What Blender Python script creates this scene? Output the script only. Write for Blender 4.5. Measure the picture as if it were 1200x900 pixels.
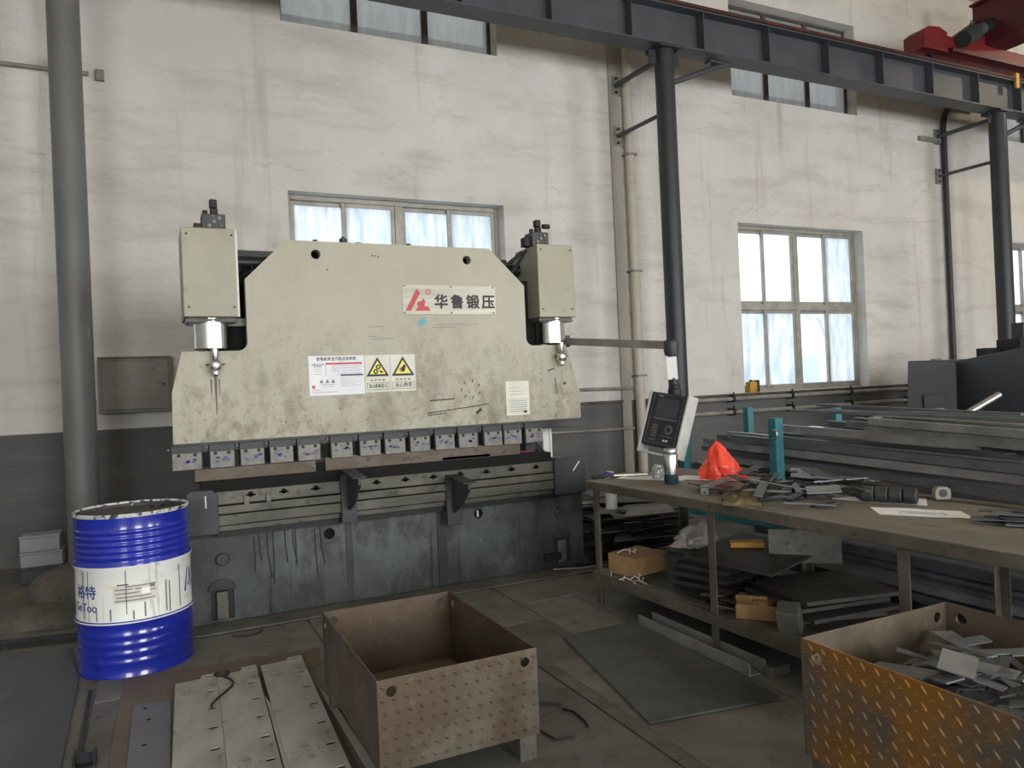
import bpy, bmesh, math, random
from mathutils import Matrix, Vector, noise
for o in list(bpy.data.objects): bpy.data.objects.remove(o, do_unlink=True)
SC = bpy.context.scene
COL = SC.collection
PI = math.pi
R = math.radians
def S(r, g, b):
    f = lambda c: (c/255/12.92 if c/255 <= .04045 else ((c/255+.055)/1.055)**2.4)
    return (f(r), f(g), f(b), 1)

# ------------------------------------------------------------------ camera
CAM_H = 1.4
yaw, pitch, roll = .4439, .0029, .04336
fw = Vector((math.sin(yaw)*math.cos(pitch), math.cos(yaw)*math.cos(pitch), math.sin(pitch)))
rt = Vector((math.cos(yaw), -math.sin(yaw), 0)); dn = fw.cross(rt)
rt, dn = rt*math.cos(roll)+dn*math.sin(roll), dn*math.cos(roll)-rt*math.sin(roll)
cd = bpy.data.cameras.new('camera'); cam = bpy.data.objects.new('camera', cd); COL.objects.link(cam)
m = Matrix((( rt.x, -dn.x, -fw.x, 0), (rt.y, -dn.y, -fw.y, 0), (rt.z, -dn.z, -fw.z, CAM_H), (0, 0, 0, 1)))
cam.matrix_world = m
cd.sensor_fit = 'HORIZONTAL'; cd.sensor_width = 36; cd.lens = 876/1200*36; cd.clip_start = .05
SC.camera = cam

# ------------------------------------------------------------------ world, daylight, exposure
w = bpy.data.worlds.new('overcast_sky'); SC.world = w; w.use_nodes = True
bg = w.node_tree.nodes['Background']; bg.inputs[0].default_value = (.93, .97, 1, 1); bg.inputs[1].default_value = 2.4
BAYS = [-4.72, 1.28, 7.20, 13.20]          # left edge of the window in each 6 m bay
def area(name, loc, sx, sy, energy, col, rot):
    l = bpy.data.lights.new(name, 'AREA'); l.shape = 'RECTANGLE'; l.size = sx; l.size_y = sy
    l.energy = energy; l.color = col
    o = bpy.data.objects.new(name, l); COL.objects.link(o); o.location = loc; o.rotation_euler = rot
    return o
FRONT_Y = -7.0
for k, (x, e) in enumerate(zip((-3.51, 2.49, 8.41, 14.41), (310, 410, 450, 370))):    # daylight through assumed, unseen windows of the opposite long wall
    area('daylight', (x, FRONT_Y+.1, 2.7), 2.5, 3.2, e, (1, .99, .97), (R(90), 0, 0))
SC.view_settings.view_transform = 'Standard'; SC.view_settings.look = 'None'
SC.view_settings.gamma = 1; SC.view_settings.exposure = 0.0
SC.view_settings.use_curve_mapping = False

# ------------------------------------------------------------------ materials
def newmat(name):
    m = bpy.data.materials.new(name); m.use_nodes = True
    nt = m.node_tree; b = nt.nodes['Principled BSDF']
    return m, nt, b
def N(nt, t, **kw):
    n = nt.nodes.new(t)
    for k, v in kw.items(): setattr(n, k, v)
    return n
def rng(nt, src, lo, hi, a=0, b=1):
    n = N(nt, 'ShaderNodeMapRange'); n.inputs[1].default_value = lo; n.inputs[2].default_value = hi
    n.inputs[3].default_value = a; n.inputs[4].default_value = b; nt.links.new(src, n.inputs[0]); return n.outputs[0]
def mix(nt, fac, a, b):
    n = N(nt, 'ShaderNodeMix', data_type='RGBA')
    for i, v in ((0, fac), (6, a), (7, b)):
        if isinstance(v, (tuple, float, int)): n.inputs[i].default_value = v
        else: nt.links.new(v, n.inputs[i])
    return n.outputs[2]
def tex(nt, scale, stretch=(1,1,1), detail=7, coord='Object', rough=.62, off=0):
    tc = N(nt, 'ShaderNodeTexCoord'); mp = N(nt, 'ShaderNodeMapping'); mp.inputs['Scale'].default_value = stretch
    mp.inputs['Location'].default_value = (off, off*1.7, off*.6)
    nt.links.new(tc.outputs[coord], mp.inputs[0]); n = N(nt, 'ShaderNodeTexNoise')
    n.inputs['Scale'].default_value = scale; n.inputs['Detail'].default_value = detail; n.inputs['Roughness'].default_value = rough
    nt.links.new(mp.outputs[0], n.inputs['Vector']); return n.outputs[0]
def bumpn(nt, b, src, strength, dist=.01):
    n = N(nt, 'ShaderNodeBump'); n.inputs['Strength'].default_value = strength; n.inputs['Distance'].default_value = dist
    nt.links.new(src, n.inputs['Height']); nt.links.new(n.outputs[0], b.inputs['Normal'])
def mat(name, c1, c2=None, c3=None, scale=3, stretch=(1,1,1), lo=.38, hi=.62, lo3=.56, hi3=.7, s3=4.3, rough=.6, rough2=None, metal=0, bump=0, bscale=60, spec=.5, coat=0):
    m, nt, b = newmat(name)
    b.inputs['Roughness'].default_value = rough; b.inputs['Metallic'].default_value = metal
    b.inputs['Specular IOR Level'].default_value = spec; b.inputs['Coat Weight'].default_value = coat
    c = c1
    if c2 is not None:
        n1 = tex(nt, scale, stretch); c = mix(nt, rng(nt, n1, lo, hi), c1, c2)
        if rough2 is not None: nt.links.new(rng(nt, n1, lo, hi, rough, rough2), b.inputs['Roughness'])
    if c3 is not None:
        n2 = tex(nt, scale*s3, stretch, off=3.1); c = mix(nt, rng(nt, n2, lo3, hi3), c, c3)
    if isinstance(c, tuple): b.inputs['Base Color'].default_value = c
    else: nt.links.new(c, b.inputs['Base Color'])
    if bump: bumpn(nt, b, tex(nt, bscale), bump)
    return m
M = {}
def wall_mat():
    m, nt, b = newmat('plaster_wall'); b.inputs['Roughness'].default_value = .85
    g = N(nt, 'ShaderNodeNewGeometry'); sp = N(nt, 'ShaderNodeSeparateXYZ'); nt.links.new(g.outputs['Position'], sp.inputs[0])
    big = tex(nt, .55, (1, 1, .8)); smear = tex(nt, 1.7, (.55, 1, 2.4), detail=9, rough=.68); fine = tex(nt, 9, (.8, 1, 2.2), detail=6)
    drip = tex(nt, 2.3, (2.2, 1, .16), detail=5, off=7)
    c = mix(nt, rng(nt, big, .36, .66), S(220,219,215), S(203,200,194))
    c = mix(nt, rng(nt, smear, .5, .74, 0, .62), c, S(170,166,159))
    c = mix(nt, rng(nt, drip, .58, .78, 0, .55), c, S(164,155,144))
    c = mix(nt, rng(nt, fine, .60, .74, 0, .4), c, S(178,171,160))
    cr = tex(nt, 1.1, (.45, 0, 0), detail=9, rough=.75, off=11); dz = N(nt, 'ShaderNodeMath', operation='SUBTRACT'); nt.links.new(sp.outputs['Z'], dz.inputs[0]); nt.links.new(rng(nt, cr, 0, 1, 3.15, 4.25), dz.inputs[1])
    ab = N(nt, 'ShaderNodeMath', operation='ABSOLUTE'); nt.links.new(dz.outputs[0], ab.inputs[0]); gate = tex(nt, 1.5, (1, 0, 0), off=2)
    cm = N(nt, 'ShaderNodeMath', operation='MULTIPLY'); nt.links.new(rng(nt, ab.outputs[0], .003, .010, .5, 0), cm.inputs[0]); nt.links.new(rng(nt, gate, .48, .62), cm.inputs[1])
    c = mix(nt, cm.outputs[0], c, S(104,98,90))
    d = mix(nt, rng(nt, smear, .4, .65), S(92,95,95), S(104,106,105))
    d = mix(nt, rng(nt, fine, .6, .75, 0, .5), d, S(125,124,120))
    fac = rng(nt, sp.outputs['Z'], 1.158, 1.166)
    nt.links.new(mix(nt, fac, d, c), b.inputs['Base Color'])
    h = N(nt, 'ShaderNodeMath', operation='ADD'); nt.links.new(smear, h.inputs[0]); nt.links.new(fine, h.inputs[1])
    bumpn(nt, b, h.outputs[0], .35, .03)
    return m
M['wall'] = wall_mat()
def cream_mat():
    m, nt, b = newmat('greasy_cream_paint'); b.inputs['Roughness'].default_value = .42
    n1 = tex(nt, 2.1, (1, 1, .8)); n2 = tex(nt, 7, (1, 1, .7), off=2, detail=9, rough=.72); n3 = tex(nt, 38, (1, 1, .8), off=5); n4 = tex(nt, 3.2, (1.3, 1, .25), off=9, detail=8)
    g = N(nt, 'ShaderNodeNewGeometry'); sp = N(nt, 'ShaderNodeSeparateXYZ'); nt.links.new(g.outputs['Position'], sp.inputs[0])
    low = rng(nt, sp.outputs['Z'], 1.95, 1.2, .10, 1)          # greasy hands leave their grime on the lower half
    c = mix(nt, rng(nt, n1, .35, .65), S(176,174,156), S(166,163,144))
    def masked(src, lo, hi, amt):
        q = N(nt, 'ShaderNodeMath', operation='MULTIPLY'); nt.links.new(rng(nt, src, lo, hi, 0, amt), q.inputs[0]); nt.links.new(low, q.inputs[1]); return q.outputs[0]
    c = mix(nt, masked(n4, .47, .68, .8), c, S(138,132,108))
    c = mix(nt, masked(n2, .47, .62, .85), c, S(122,114,92))
    c = mix(nt, masked(n3, .58, .70, .75), c, S(84,78,64))
    nt.links.new(c, b.inputs['Base Color']); return m
M['cream'] = cream_mat()
M['cream_cover'] = mat('cream_cover_paint', S(164,162,144), S(154,152,133), S(140,137,117), scale=2.5, rough=.45, lo3=.62, hi3=.75)
def floor_mat():
    m, nt, b = newmat('concrete_floor')
    n1 = tex(nt, .7, off=1); n2 = tex(nt, 4, off=4, detail=9, rough=.7); n3 = tex(nt, 40, off=2)
    c = mix(nt, rng(nt, n1, .38, .62), S(118,115,107), S(100,98,92))
    c = mix(nt, rng(nt, n2, .5, .7, 0, .7), c, S(84,82,77))
    c = mix(nt, rng(nt, n3, .6, .7, 0, .4), c, S(140,135,124))
    nt.links.new(c, b.inputs['Base Color']); nt.links.new(rng(nt, n2, .4, .7, .55, .8), b.inputs['Roughness'])
    bumpn(nt, b, n2, .15, .01); return m
M['floor'] = floor_mat()
M['floor_plate'] = mat('worn_floor_plate', S(130,128,121), S(109,107,101), S(92,90,85), scale=2.2, rough=.5, rough2=.7, bump=.08, bscale=30)
M['floor_plate_dark'] = mat('dark_floor_plate', S(108,106,101), S(92,91,87), S(78,77,74), scale=2.6, rough=.5, rough2=.7, bump=.08, bscale=30)
M['ceiling'] = mat('ceiling_paint', S(196,182,158), S(176,162,138), scale=1, rough=.9)
M['glass'] = None
def glass_mat(name, diff, tint, frost, streak=None):
    m, nt, b = newmat(name); nt.nodes.remove(b); out = nt.nodes['Material Output']
    tr = N(nt, 'ShaderNodeBsdfTransparent'); tr.inputs[0].default_value = tint
    tl = N(nt, 'ShaderNodeBsdfTranslucent'); tl.inputs[0].default_value = diff
    if streak:
        n = tex(nt, 5, (2.2, 1, .35), detail=8, rough=.7); nt.links.new(mix(nt, rng(nt, n, .42, .66), diff, streak), tl.inputs[0])
    df = N(nt, 'ShaderNodeBsdfDiffuse'); df.inputs[0].default_value = (.5, .52, .53, 1)
    gl = N(nt, 'ShaderNodeBsdfGlossy'); gl.inputs['Roughness'].default_value = .08
    a = N(nt, 'ShaderNodeMixShader'); a.inputs[0].default_value = frost; nt.links.new(tr.outputs[0], a.inputs[1]); nt.links.new(tl.outputs[0], a.inputs[2])
    d = N(nt, 'ShaderNodeMixShader'); d.inputs[0].default_value = .12*frost; nt.links.new(a.outputs[0], d.inputs[1]); nt.links.new(df.outputs[0], d.inputs[2])
    e = N(nt, 'ShaderNodeMixShader'); e.inputs[0].default_value = .05; nt.links.new(d.outputs[0], e.inputs[1]); nt.links.new(gl.outputs[0], e.inputs[2])
    nt.links.new(e.outputs[0], out.inputs[0]); return m
M['glass_clear'] = glass_mat('dusty_clear_glass', (.9, .94, .98, 1), (.93, .96, .98, 1), .30)
M['glass_frost'] = glass_mat('dirty_frosted_glass', (.95, .98, 1, 1), (.8, .85, .9, 1), .85, (.62, .72, .82, 1))
M['glass_grey'] = glass_mat('grimy_grey_glass', (.55, .56, .55, 1), (.42, .43, .43, 1), .45, (.42, .43, .42, 1))
M['alu'] = mat('window_aluminium', S(170,168,160), S(148,146,138), scale=6, rough=.45, metal=.25)
M['win_brown'] = mat('dark_window_steel', S(88,80,72), S(70,64,58), scale=5, rough=.6)
M['col_grey'] = mat('grey_column_paint', S(112,114,113), S(98,100,100), S(140,138,133), scale=2, stretch=(1,1,.4), rough=.5, lo3=.66, hi3=.74)
M['col_dark'] = mat('dark_column_paint', S(48,51,57), S(42,45,51), scale=3, rough=.45)
M['beam'] = mat('slate_beam_paint', S(74,78,84), S(64,68,75), scale=2, rough=.5)
M['rail'] = mat('rusty_rail', S(82,44,38), S(62,38,36), scale=5, rough=.6, metal=.2)
M['crane_red'] = mat('crane_red_paint', S(122,34,36), S(98,28,32), scale=3, rough=.45)
M['crane_maroon'] = mat('crane_maroon_paint', S(88,30,40), S(74,28,36), scale=3, rough=.45)
M['black'] = mat('black_rubber', S(26,26,28), rough=.6)
M['hole'] = mat('recess_shade_paint', S(14,14,15), rough=.9)  # near-black colour paints in the shade of holes, gaps and deep parts
M['dark_steel'] = mat('dark_oily_steel', S(52,55,58), S(40,42,45), S(74,76,78), scale=6, rough=.4, metal=.4, lo3=.6, hi3=.75)
M['blue_steel'] = mat('bluish_mill_scale_steel', S(88,93,101), S(70,75,83), S(110,114,120), scale=3, rough=.42, metal=.35, lo3=.6, hi3=.75)
M['grey_steel'] = mat('grey_worn_steel', S(120,118,110), S(96,95,90), S(78,75,68), scale=6, rough=.45, metal=.35)
M['bar_steel'] = mat('bar_stock_steel', S(150,152,152), S(122,125,127), S(170,168,162), scale=4, rough=.4, metal=.2, lo3=.62, hi3=.78)
M['bar_dark'] = mat('dark_bar_stock', S(112,116,121), S(90,94,100), S(132,134,135), scale=4, rough=.42, metal=.2, lo3=.62, hi3=.78)
M['bar_olive'] = mat('galvanised_olive_bar', S(150,148,128), S(124,123,108), scale=4, rough=.4, metal=.3)
M['chrome'] = mat('polished_chrome', (.66, .67, .67, 1), rough=.2, metal=1)
M['bright'] = mat('bright_brushed_steel', (.66, .66, .64, 1), (.5, .5, .49, 1), scale=20, rough=.3, metal=.9)
def base_mat():
    m, nt, b = newmat('grey_green_base_paint'); b.inputs['Roughness'].default_value = .4
    n1 = tex(nt, 1.6, off=3); n2 = tex(nt, 5, (1, 1, .55), off=6, detail=9, rough=.7); n3 = tex(nt, 5.5, (3.0, 1, .14), off=8, detail=4)
    c = mix(nt, rng(nt, n1, .4, .58), S(92,99,98), S(60,66,67))
    c = mix(nt, rng(nt, n2, .47, .60, 0, .8), c, S(44,48,49))
    c = mix(nt, rng(nt, n3, .6, .68, 0, .8), c, S(30,32,32))
    c = mix(nt, rng(nt, tex(nt, 11, off=12, detail=9, rough=.7), .62, .74, 0, .5), c, S(140,145,140))
    nt.links.new(c, b.inputs['Base Color']); nt.links.new(rng(nt, n2, .4, .7, .32, .6), b.inputs['Roughness']); return m
M['base'] = base_mat()  # weaker light near the floor is darkened into this paint
M['machine_dark'] = mat('machine_dark_paint', S(58,62,64), S(44,47,50), scale=3, rough=.5)
M['bed'] = mat('worn_bed_steel', S(96,95,86), S(74,74,67), S(54,52,45), scale=5, stretch=(.6,1,1), rough=.42, metal=.4)
M['punch'] = mat('rusty_punch_steel', S(100,91,79), S(78,68,56), S(58,48,40), scale=6, stretch=(.7,1,1), rough=.5, metal=.3)
M['clamp_plate'] = mat('clamp_plate_steel', S(122,121,115), S(102,101,96), scale=20, rough=.42, metal=.3)
M['blue_ink'] = mat('blue_ink', S(62,72,150), rough=.5)
M['white_paint'] = mat('white_paint', S(225,225,220), S(205,205,200), scale=8, rough=.5)
M['paper'] = mat('white_paper', S(250,250,250), S(240,241,242), scale=6, rough=.8)
M['sticker'] = mat('sticker_vinyl', S(226,229,232), S(214,218,224), scale=8, rough=.35)
M['sticker_cream'] = mat('aged_sticker_vinyl', S(220,220,208), S(205,205,192), scale=8, rough=.4)
M['ink'] = mat('black_ink', S(22,22,22), rough=.5)
M['grey_ink'] = mat('grey_ink', S(120,124,132), rough=.6)
M['red_ink'] = mat('red_ink', S(200,60,78), rough=.5)
M['logo_red'] = mat('logo_red', S(190,38,52), rough=.4)
M['yellow_ink'] = mat('warning_yellow', S(236,228,110), rough=.5)
M['navy_ink'] = mat('navy_ink', S(48,52,110), rough=.5)
M['logo_plate'] = mat('brushed_name_plate', S(158,156,143), S(142,140,129), scale=8, stretch=(.3,1,3), rough=.35, metal=.35)
M['cyan'] = mat('cyan_tape', S(80,160,180), rough=.4)
M['drum_blue'] = mat('drum_blue_enamel', S(32,48,172), S(28,42,150), S(40,56,170), scale=4, rough=.22, coat=.5, bump=.03, bscale=9)
def drum_white():
    m, nt, b = newmat('drum_white_band'); b.inputs['Roughness'].default_value = .35
    n1 = tex(nt, 6, (3.2, 3.2, .22), detail=6, off=3); n2 = tex(nt, 9, off=5, detail=9, rough=.7)
    c = mix(nt, rng(nt, n1, .60, .66, 0, .55), S(232,236,232), S(150,152,146))
    c = mix(nt, rng(nt, n2, .56, .72, 0, .7), c, S(176,178,172))
    nt.links.new(c, b.inputs['Base Color']); return m
M['drum_white'] = drum_white()
M['drum_rim'] = mat('scuffed_drum_rim', S(210,212,210), S(60,62,66), scale=26, rough=.4, lo=.5, hi=.58)
M['drum_top'] = mat('dirty_drum_lid', S(70,70,68), S(40,40,40), S(170,168,162), scale=9, rough=.6, lo3=.6, hi3=.68)
def rust_mat(name, a, b_, c_, d_, sc=2.2):
    m, nt, b = newmat(name); b.inputs['Metallic'].default_value = .6
    n1 = tex(nt, sc, off=2); n2 = tex(nt, sc*2.3, off=7, detail=9, rough=.7); n3 = tex(nt, 30, off=4)
    c = mix(nt, rng(nt, n1, .42, .58), a, b_); c = mix(nt, rng(nt, n2, .48, .66, 0, .8), c, c_); c = mix(nt, rng(nt, n3, .58, .7, 0, .5), c, d_)
    nt.links.new(c, b.inputs['Base Color']); nt.links.new(rng(nt, n2, .4, .7, .38, .62), b.inputs['Roughness'])
    return m
M['bin_rust'] = rust_mat('brown_rusted_plate', S(112,100,88), S(100,86,74), S(92,74,60), S(124,114,102))
M['bin_tread'] = rust_mat('rusty_tread_plate', S(134,128,116), S(106,94,80), S(90,72,56), S(142,136,124))
M['bin_orange'] = rust_mat('orange_rusted_tread_plate', S(112,109,104), S(168,122,60), S(136,100,56), S(178,126,60), 2.8)
M['bin_inside'] = rust_mat('rusted_bin_inside', S(132,122,108), S(112,100,86), S(92,82,68), S(146,138,124))
M['offcut'] = mat('cut_sheet_steel', S(122,124,128), S(100,102,107), S(142,143,144), scale=3, rough=.42, metal=.3, lo3=.6, hi3=.75)
M['offcut_light'] = mat('pale_cut_sheet_steel', S(152,156,156), S(128,132,134), scale=3, rough=.35, metal=.4)
M['scrap'] = mat('dark_scrap_steel', S(82,80,74), S(60,60,58), S(100,96,86), scale=4, rough=.55, metal=.3)
M['galv'] = mat('whitened_oxide_sheet', S(178,179,172), S(150,151,144), S(98,97,90), scale=5, stretch=(1,.5,1), rough=.5, lo3=.58, hi3=.72, s3=2.6)
M['grey_sheet'] = mat('grey_primer_sheet', S(112,114,116), S(102,104,107), scale=3, rough=.5)
M['slate_sheet'] = mat('slate_blue_sheet', S(92,97,104), S(78,83,90), S(118,121,124), scale=2.4, stretch=(1,.6,1), rough=.42, metal=.3, lo3=.6, hi3=.78)
M['brown_sheet'] = mat('brown_rust_sheet', S(116,104,88), S(104,94,82), S(94,88,78), scale=2.5, rough=.65)
def tread_mat():
    m, nt, b = newmat('grey_tread_sheet'); b.inputs['Roughness'].default_value = .5; b.inputs['Metallic'].default_value = .3
    n1 = tex(nt, 3, off=1, detail=9, rough=.7); c = mix(nt, rng(nt, n1, .4, .62), S(108,112,111), S(84,88,88))
    nt.links.new(c, b.inputs['Base Color'])
    tc = N(nt, 'ShaderNodeTexCoord'); mp = N(nt, 'ShaderNodeMapping'); mp.inputs['Rotation'].default_value = (0, 0, R(45)); mp.inputs['Scale'].default_value = (30, 60, 1)
    nt.links.new(tc.outputs['Object'], mp.inputs[0]); v = N(nt, 'ShaderNodeTexVoronoi'); v.inputs['Scale'].default_value = 1; v.inputs['Randomness'].default_value = .15
    nt.links.new(mp.outputs[0], v.inputs['Vector']); bumpn(nt, b, rng(nt, v.outputs['Distance'], .25, .05), .5, .003); return m
M['tread_sheet'] = tread_mat()
M['table_top'] = mat('worn_bench_top', S(136,128,115), S(112,106,96), S(92,86,78), scale=2.4, stretch=(1,.5,1), rough=.5, rough2=.65)
M['table_frame'] = mat('bench_angle_iron', S(112,106,94), S(90,86,77), S(70,64,56), scale=6, rough=.55, metal=.2)
M['teal'] = mat('teal_rack_paint', S(64,132,142), S(52,112,122), S(90,130,130), scale=4, rough=.5, lo3=.64, hi3=.74)
M['teal_foot'] = mat('dark_teal_enamel', S(34,62,66), rough=.25)
M['frame_silver'] = mat('silver_frame', S(214,216,214), S(196,198,197), scale=10, rough=.3, metal=.15)
M['red_plastic'] = mat('thin_red_plastic', S(244,86,66), S(230,64,50), scale=8, rough=.3)
def clearbag():
    m, nt, b = newmat('translucent_plastic_film'); b.inputs['Base Color'].default_value = S(205,200,196); b.inputs['Roughness'].default_value = .25
    b.inputs['Transmission Weight'].default_value = .25; return m
M['clear_plastic'] = clearbag()
M['cardboard'] = mat('cardboard', S(168,136,98), S(150,118,82), scale=6, rough=.85)
M['yellow'] = mat('yellow_plastic', S(206,160,54), S(176,126,44), scale=8, rough=.5)
M['cloth_dark'] = mat('greasy_dark_cloth', S(64,62,58), S(46,45,44), S(100,96,86), scale=9, rough=.9)
M['cloth_olive'] = mat('olive_brown_leather', S(112,100,62), S(84,72,48), scale=9, rough=.8)
M['screen'] = mat('unlit_lcd', S(60,64,76), rough=.18)
M['panel_face'] = mat('panel_face_black', S(34,37,42), rough=.35)
M['panel_key'] = mat('panel_grey_key', S(92,96,102), rough=.5)
M['box_grey'] = mat('grey_electrical_box', S(134,132,122), S(118,116,108), S(96,94,88), scale=3, rough=.5)
M['pale_box'] = mat('pale_grey_plastic', S(150,153,155), S(136,139,142), scale=4, rough=.5)
M['stone'] = mat('dusty_mortar', S(96,92,83), S(78,75,68), S(62,59,54), scale=4, rough=.9, bump=.4, bscale=12)
M['dark_cabinet'] = mat('dark_shear_paint', S(54,58,62), S(46,50,56), scale=2, rough=.5)
M['pipe_white'] = mat('drain_pipe_plastic', S(206,200,188), S(186,180,168), scale=3, stretch=(1,1,.3), rough=.5)
M['strip_beige'] = mat('painted_strip', S(168,162,152), S(150,145,136), scale=3, stretch=(1,1,.3), rough=.7)
M['pipe_grey'] = mat('grey_pipe', S(150,147,140), S(126,123,116), scale=5, rough=.5)
M['outside_wall'] = mat('outside_render', S(225,228,232), S(212,216,222), scale=.5, rough=.9)
M['outside_blue'] = mat('outside_blue_glazing', S(150,178,205), rough=.3)
M['outside_ground'] = mat('outside_concrete', S(214,212,206), S(200,198,192), scale=.4, rough=.9)
M['bark'] = mat('bare_branches', S(120,112,104), rough=.9)

# ------------------------------------------------------------------ mesh helpers
XF = {}
class MB:
    def __init__(s): s.v = []; s.f = []
    def add(s, v, f):
        n = len(s.v); s.v += [tuple(p) for p in v]; s.f += [tuple(i+n for i in q) for q in f]; return s
    def box(s, x0, x1, y0, y1, z0, z1):
        v = [(x, y, z) for z in (z0, z1) for y in (y0, y1) for x in (x0, x1)]
        return s.add(v, [(0,2,3,1),(4,5,7,6),(0,1,5,4),(2,6,7,3),(0,4,6,2),(1,3,7,5)])
    def obox(s, c, a, b, d):            # centre and three half-axis vectors
        c, a, b, d = map(Vector, (c, a, b, d))
        v = [c+a*i+b*j+d*k for k in (-1,1) for j in (-1,1) for i in (-1,1)]
        return s.add(v, [(0,2,3,1),(4,5,7,6),(0,1,5,4),(2,6,7,3),(0,4,6,2),(1,3,7,5)])
    def cyl(s, p0, p1, r0, r1=None, n=16):
        p0 = Vector(p0); p1 = Vector(p1); r1 = r0 if r1 is None else r1
        d = (p1-p0).normalized(); u = d.orthogonal().normalized(); w_ = d.cross(u)
        v = []
        for p, r in ((p0, r0), (p1, r1)):
            v += [p+(u*math.cos(2*PI*i/n)+w_*math.sin(2*PI*i/n))*r for i in range(n)]
        f = [(i, (i+1) % n, n+(i+1) % n, n+i) for i in range(n)]+[tuple(range(n-1, -1, -1)), tuple(range(n, 2*n))]
        return s.add(v, f)
    def tube(s, pts, r, n=8):
        pts = [Vector(p) for p in pts]; v = []; u = None
        for i, p in enumerate(pts):
            d = (pts[min(i+1, len(pts)-1)]-pts[max(i-1, 0)]).normalized()
            u = d.orthogonal().normalized() if u is None else (u-d*u.dot(d)).normalized()
            w_ = d.cross(u); v += [p+(u*math.cos(2*PI*k/n)+w_*math.sin(2*PI*k/n))*r for k in range(n)]
        f = [(a*n+k, a*n+(k+1) % n, (a+1)*n+(k+1) % n, (a+1)*n+k) for a in range(len(pts)-1) for k in range(n)]
        f += [tuple(range(n-1, -1, -1)), tuple(range((len(pts)-1)*n, len(pts)*n))]
        return s.add(v, f)
    def prism(s, poly, fn, w0, w1):      # poly in (u,v), fn(u,v,w) -> xyz
        n = len(poly); v = [fn(u, q, w0) for u, q in poly]+[fn(u, q, w1) for u, q in poly]
        return s.add(v, [tuple(range(n)), tuple(range(2*n-1, n-1, -1))]+[(i, n+i, n+(i+1) % n, (i+1) % n) for i in range(n)])
    def lathe(s, prof, c, n=48):
        v = []; 
        for r, z in prof: v += [(c[0]+r*math.cos(2*PI*k/n), c[1]+r*math.sin(2*PI*k/n), c[2]+z) for k in range(n)]
        return s.add(v, [(a*n+k, a*n+(k+1) % n, (a+1)*n+(k+1) % n, (a+1)*n+k) for a in range(len(prof)-1) for k in range(n)])
    def mesh(s, name, mt, inv=None):
        me = bpy.data.meshes.new(name)
        me.from_pydata([tuple(inv @ Vector(p)) for p in s.v] if inv is not None else s.v, [], s.f)
        bm = bmesh.new(); bm.from_mesh(me); bmesh.ops.recalc_face_normals(bm, faces=bm.faces); bm.to_mesh(me); bm.free()
        if mt: me.materials.append(M[mt] if isinstance(mt, str) else mt)
        return me
    def build(s, name, mt, parent=None, bevel=0, smooth=None, seg=2):
        inv = None
        if parent is not None: inv = XF[parent.name].inverted()
        me = s.mesh(name, mt, inv)
        return link(name, me, parent, bevel, smooth, seg)
def link(name, me, parent=None, bevel=0, smooth=None, seg=2):
    o = bpy.data.objects.new(name, me); COL.objects.link(o)
    if parent is not None: o.parent = parent; XF[o.name] = XF[parent.name]
    else: XF[o.name] = Matrix()
    if smooth is not None:
        me.polygons.foreach_set('use_smooth', [True]*len(me.polygons)); me.set_sharp_from_angle(angle=R(smooth))
    if bevel:
        b = o.modifiers.new('bevel', 'BEVEL'); b.width = bevel; b.segments = seg; b.limit_method = 'ANGLE'; b.angle_limit = R(35)
    return o
def tag(o, label, cat, group=None, kind=None):
    o['label'] = label; o['category'] = cat
    if group: o['group'] = group
    if kind: o['kind'] = kind
    return o
def thing(name, label, cat, loc=(0,0,0), rz=0, group=None):
    o = bpy.data.objects.new(name, None); COL.objects.link(o); o.empty_display_size = .1
    o.location = loc; o.rotation_euler = (0, 0, rz); XF[o.name] = Matrix.Translation(loc) @ Matrix.Rotation(rz, 4, 'Z')
    return tag(o, label, cat, group)
def rebase(o, loc=None):
    """move a single-mesh thing's origin to its own base"""
    me = o.data; xs = [v.co for v in me.vertices]
    lo = Vector([min(c[i] for c in xs) for i in range(3)]); hi = Vector([max(c[i] for c in xs) for i in range(3)])
    b = Vector(((lo.x+hi.x)/2, (lo.y+hi.y)/2, lo.z)) if loc is None else Vector(loc)
    me.transform(Matrix.Translation(-b)); o.location = b; XF[o.name] = Matrix.Translation(b); return o
def solo(mb, name, mt, label, cat, group=None, bevel=0, smooth=None):
    return tag(rebase(mb.build(name, mt, None, bevel, smooth)), label, cat, group)
def struct(mb, name, mt, label, cat, bevel=0, smooth=None):
    o = mb.build(name, mt, None, bevel, smooth); o['kind'] = 'structure'; o['label'] = label; o['category'] = cat; return o
def dup(root, loc, rz=0, label=None, group=None):
    r = root.copy(); COL.objects.link(r); r.location = loc; r.rotation_euler = (0, 0, rz)
    if label: r['label'] = label
    if group: r['group'] = group
    for ch in root.children:
        c = ch.copy(); COL.objects.link(c); c.parent = r
        for g in ch.children:
            d = g.copy(); COL.objects.link(d); d.parent = c
    return r
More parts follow.
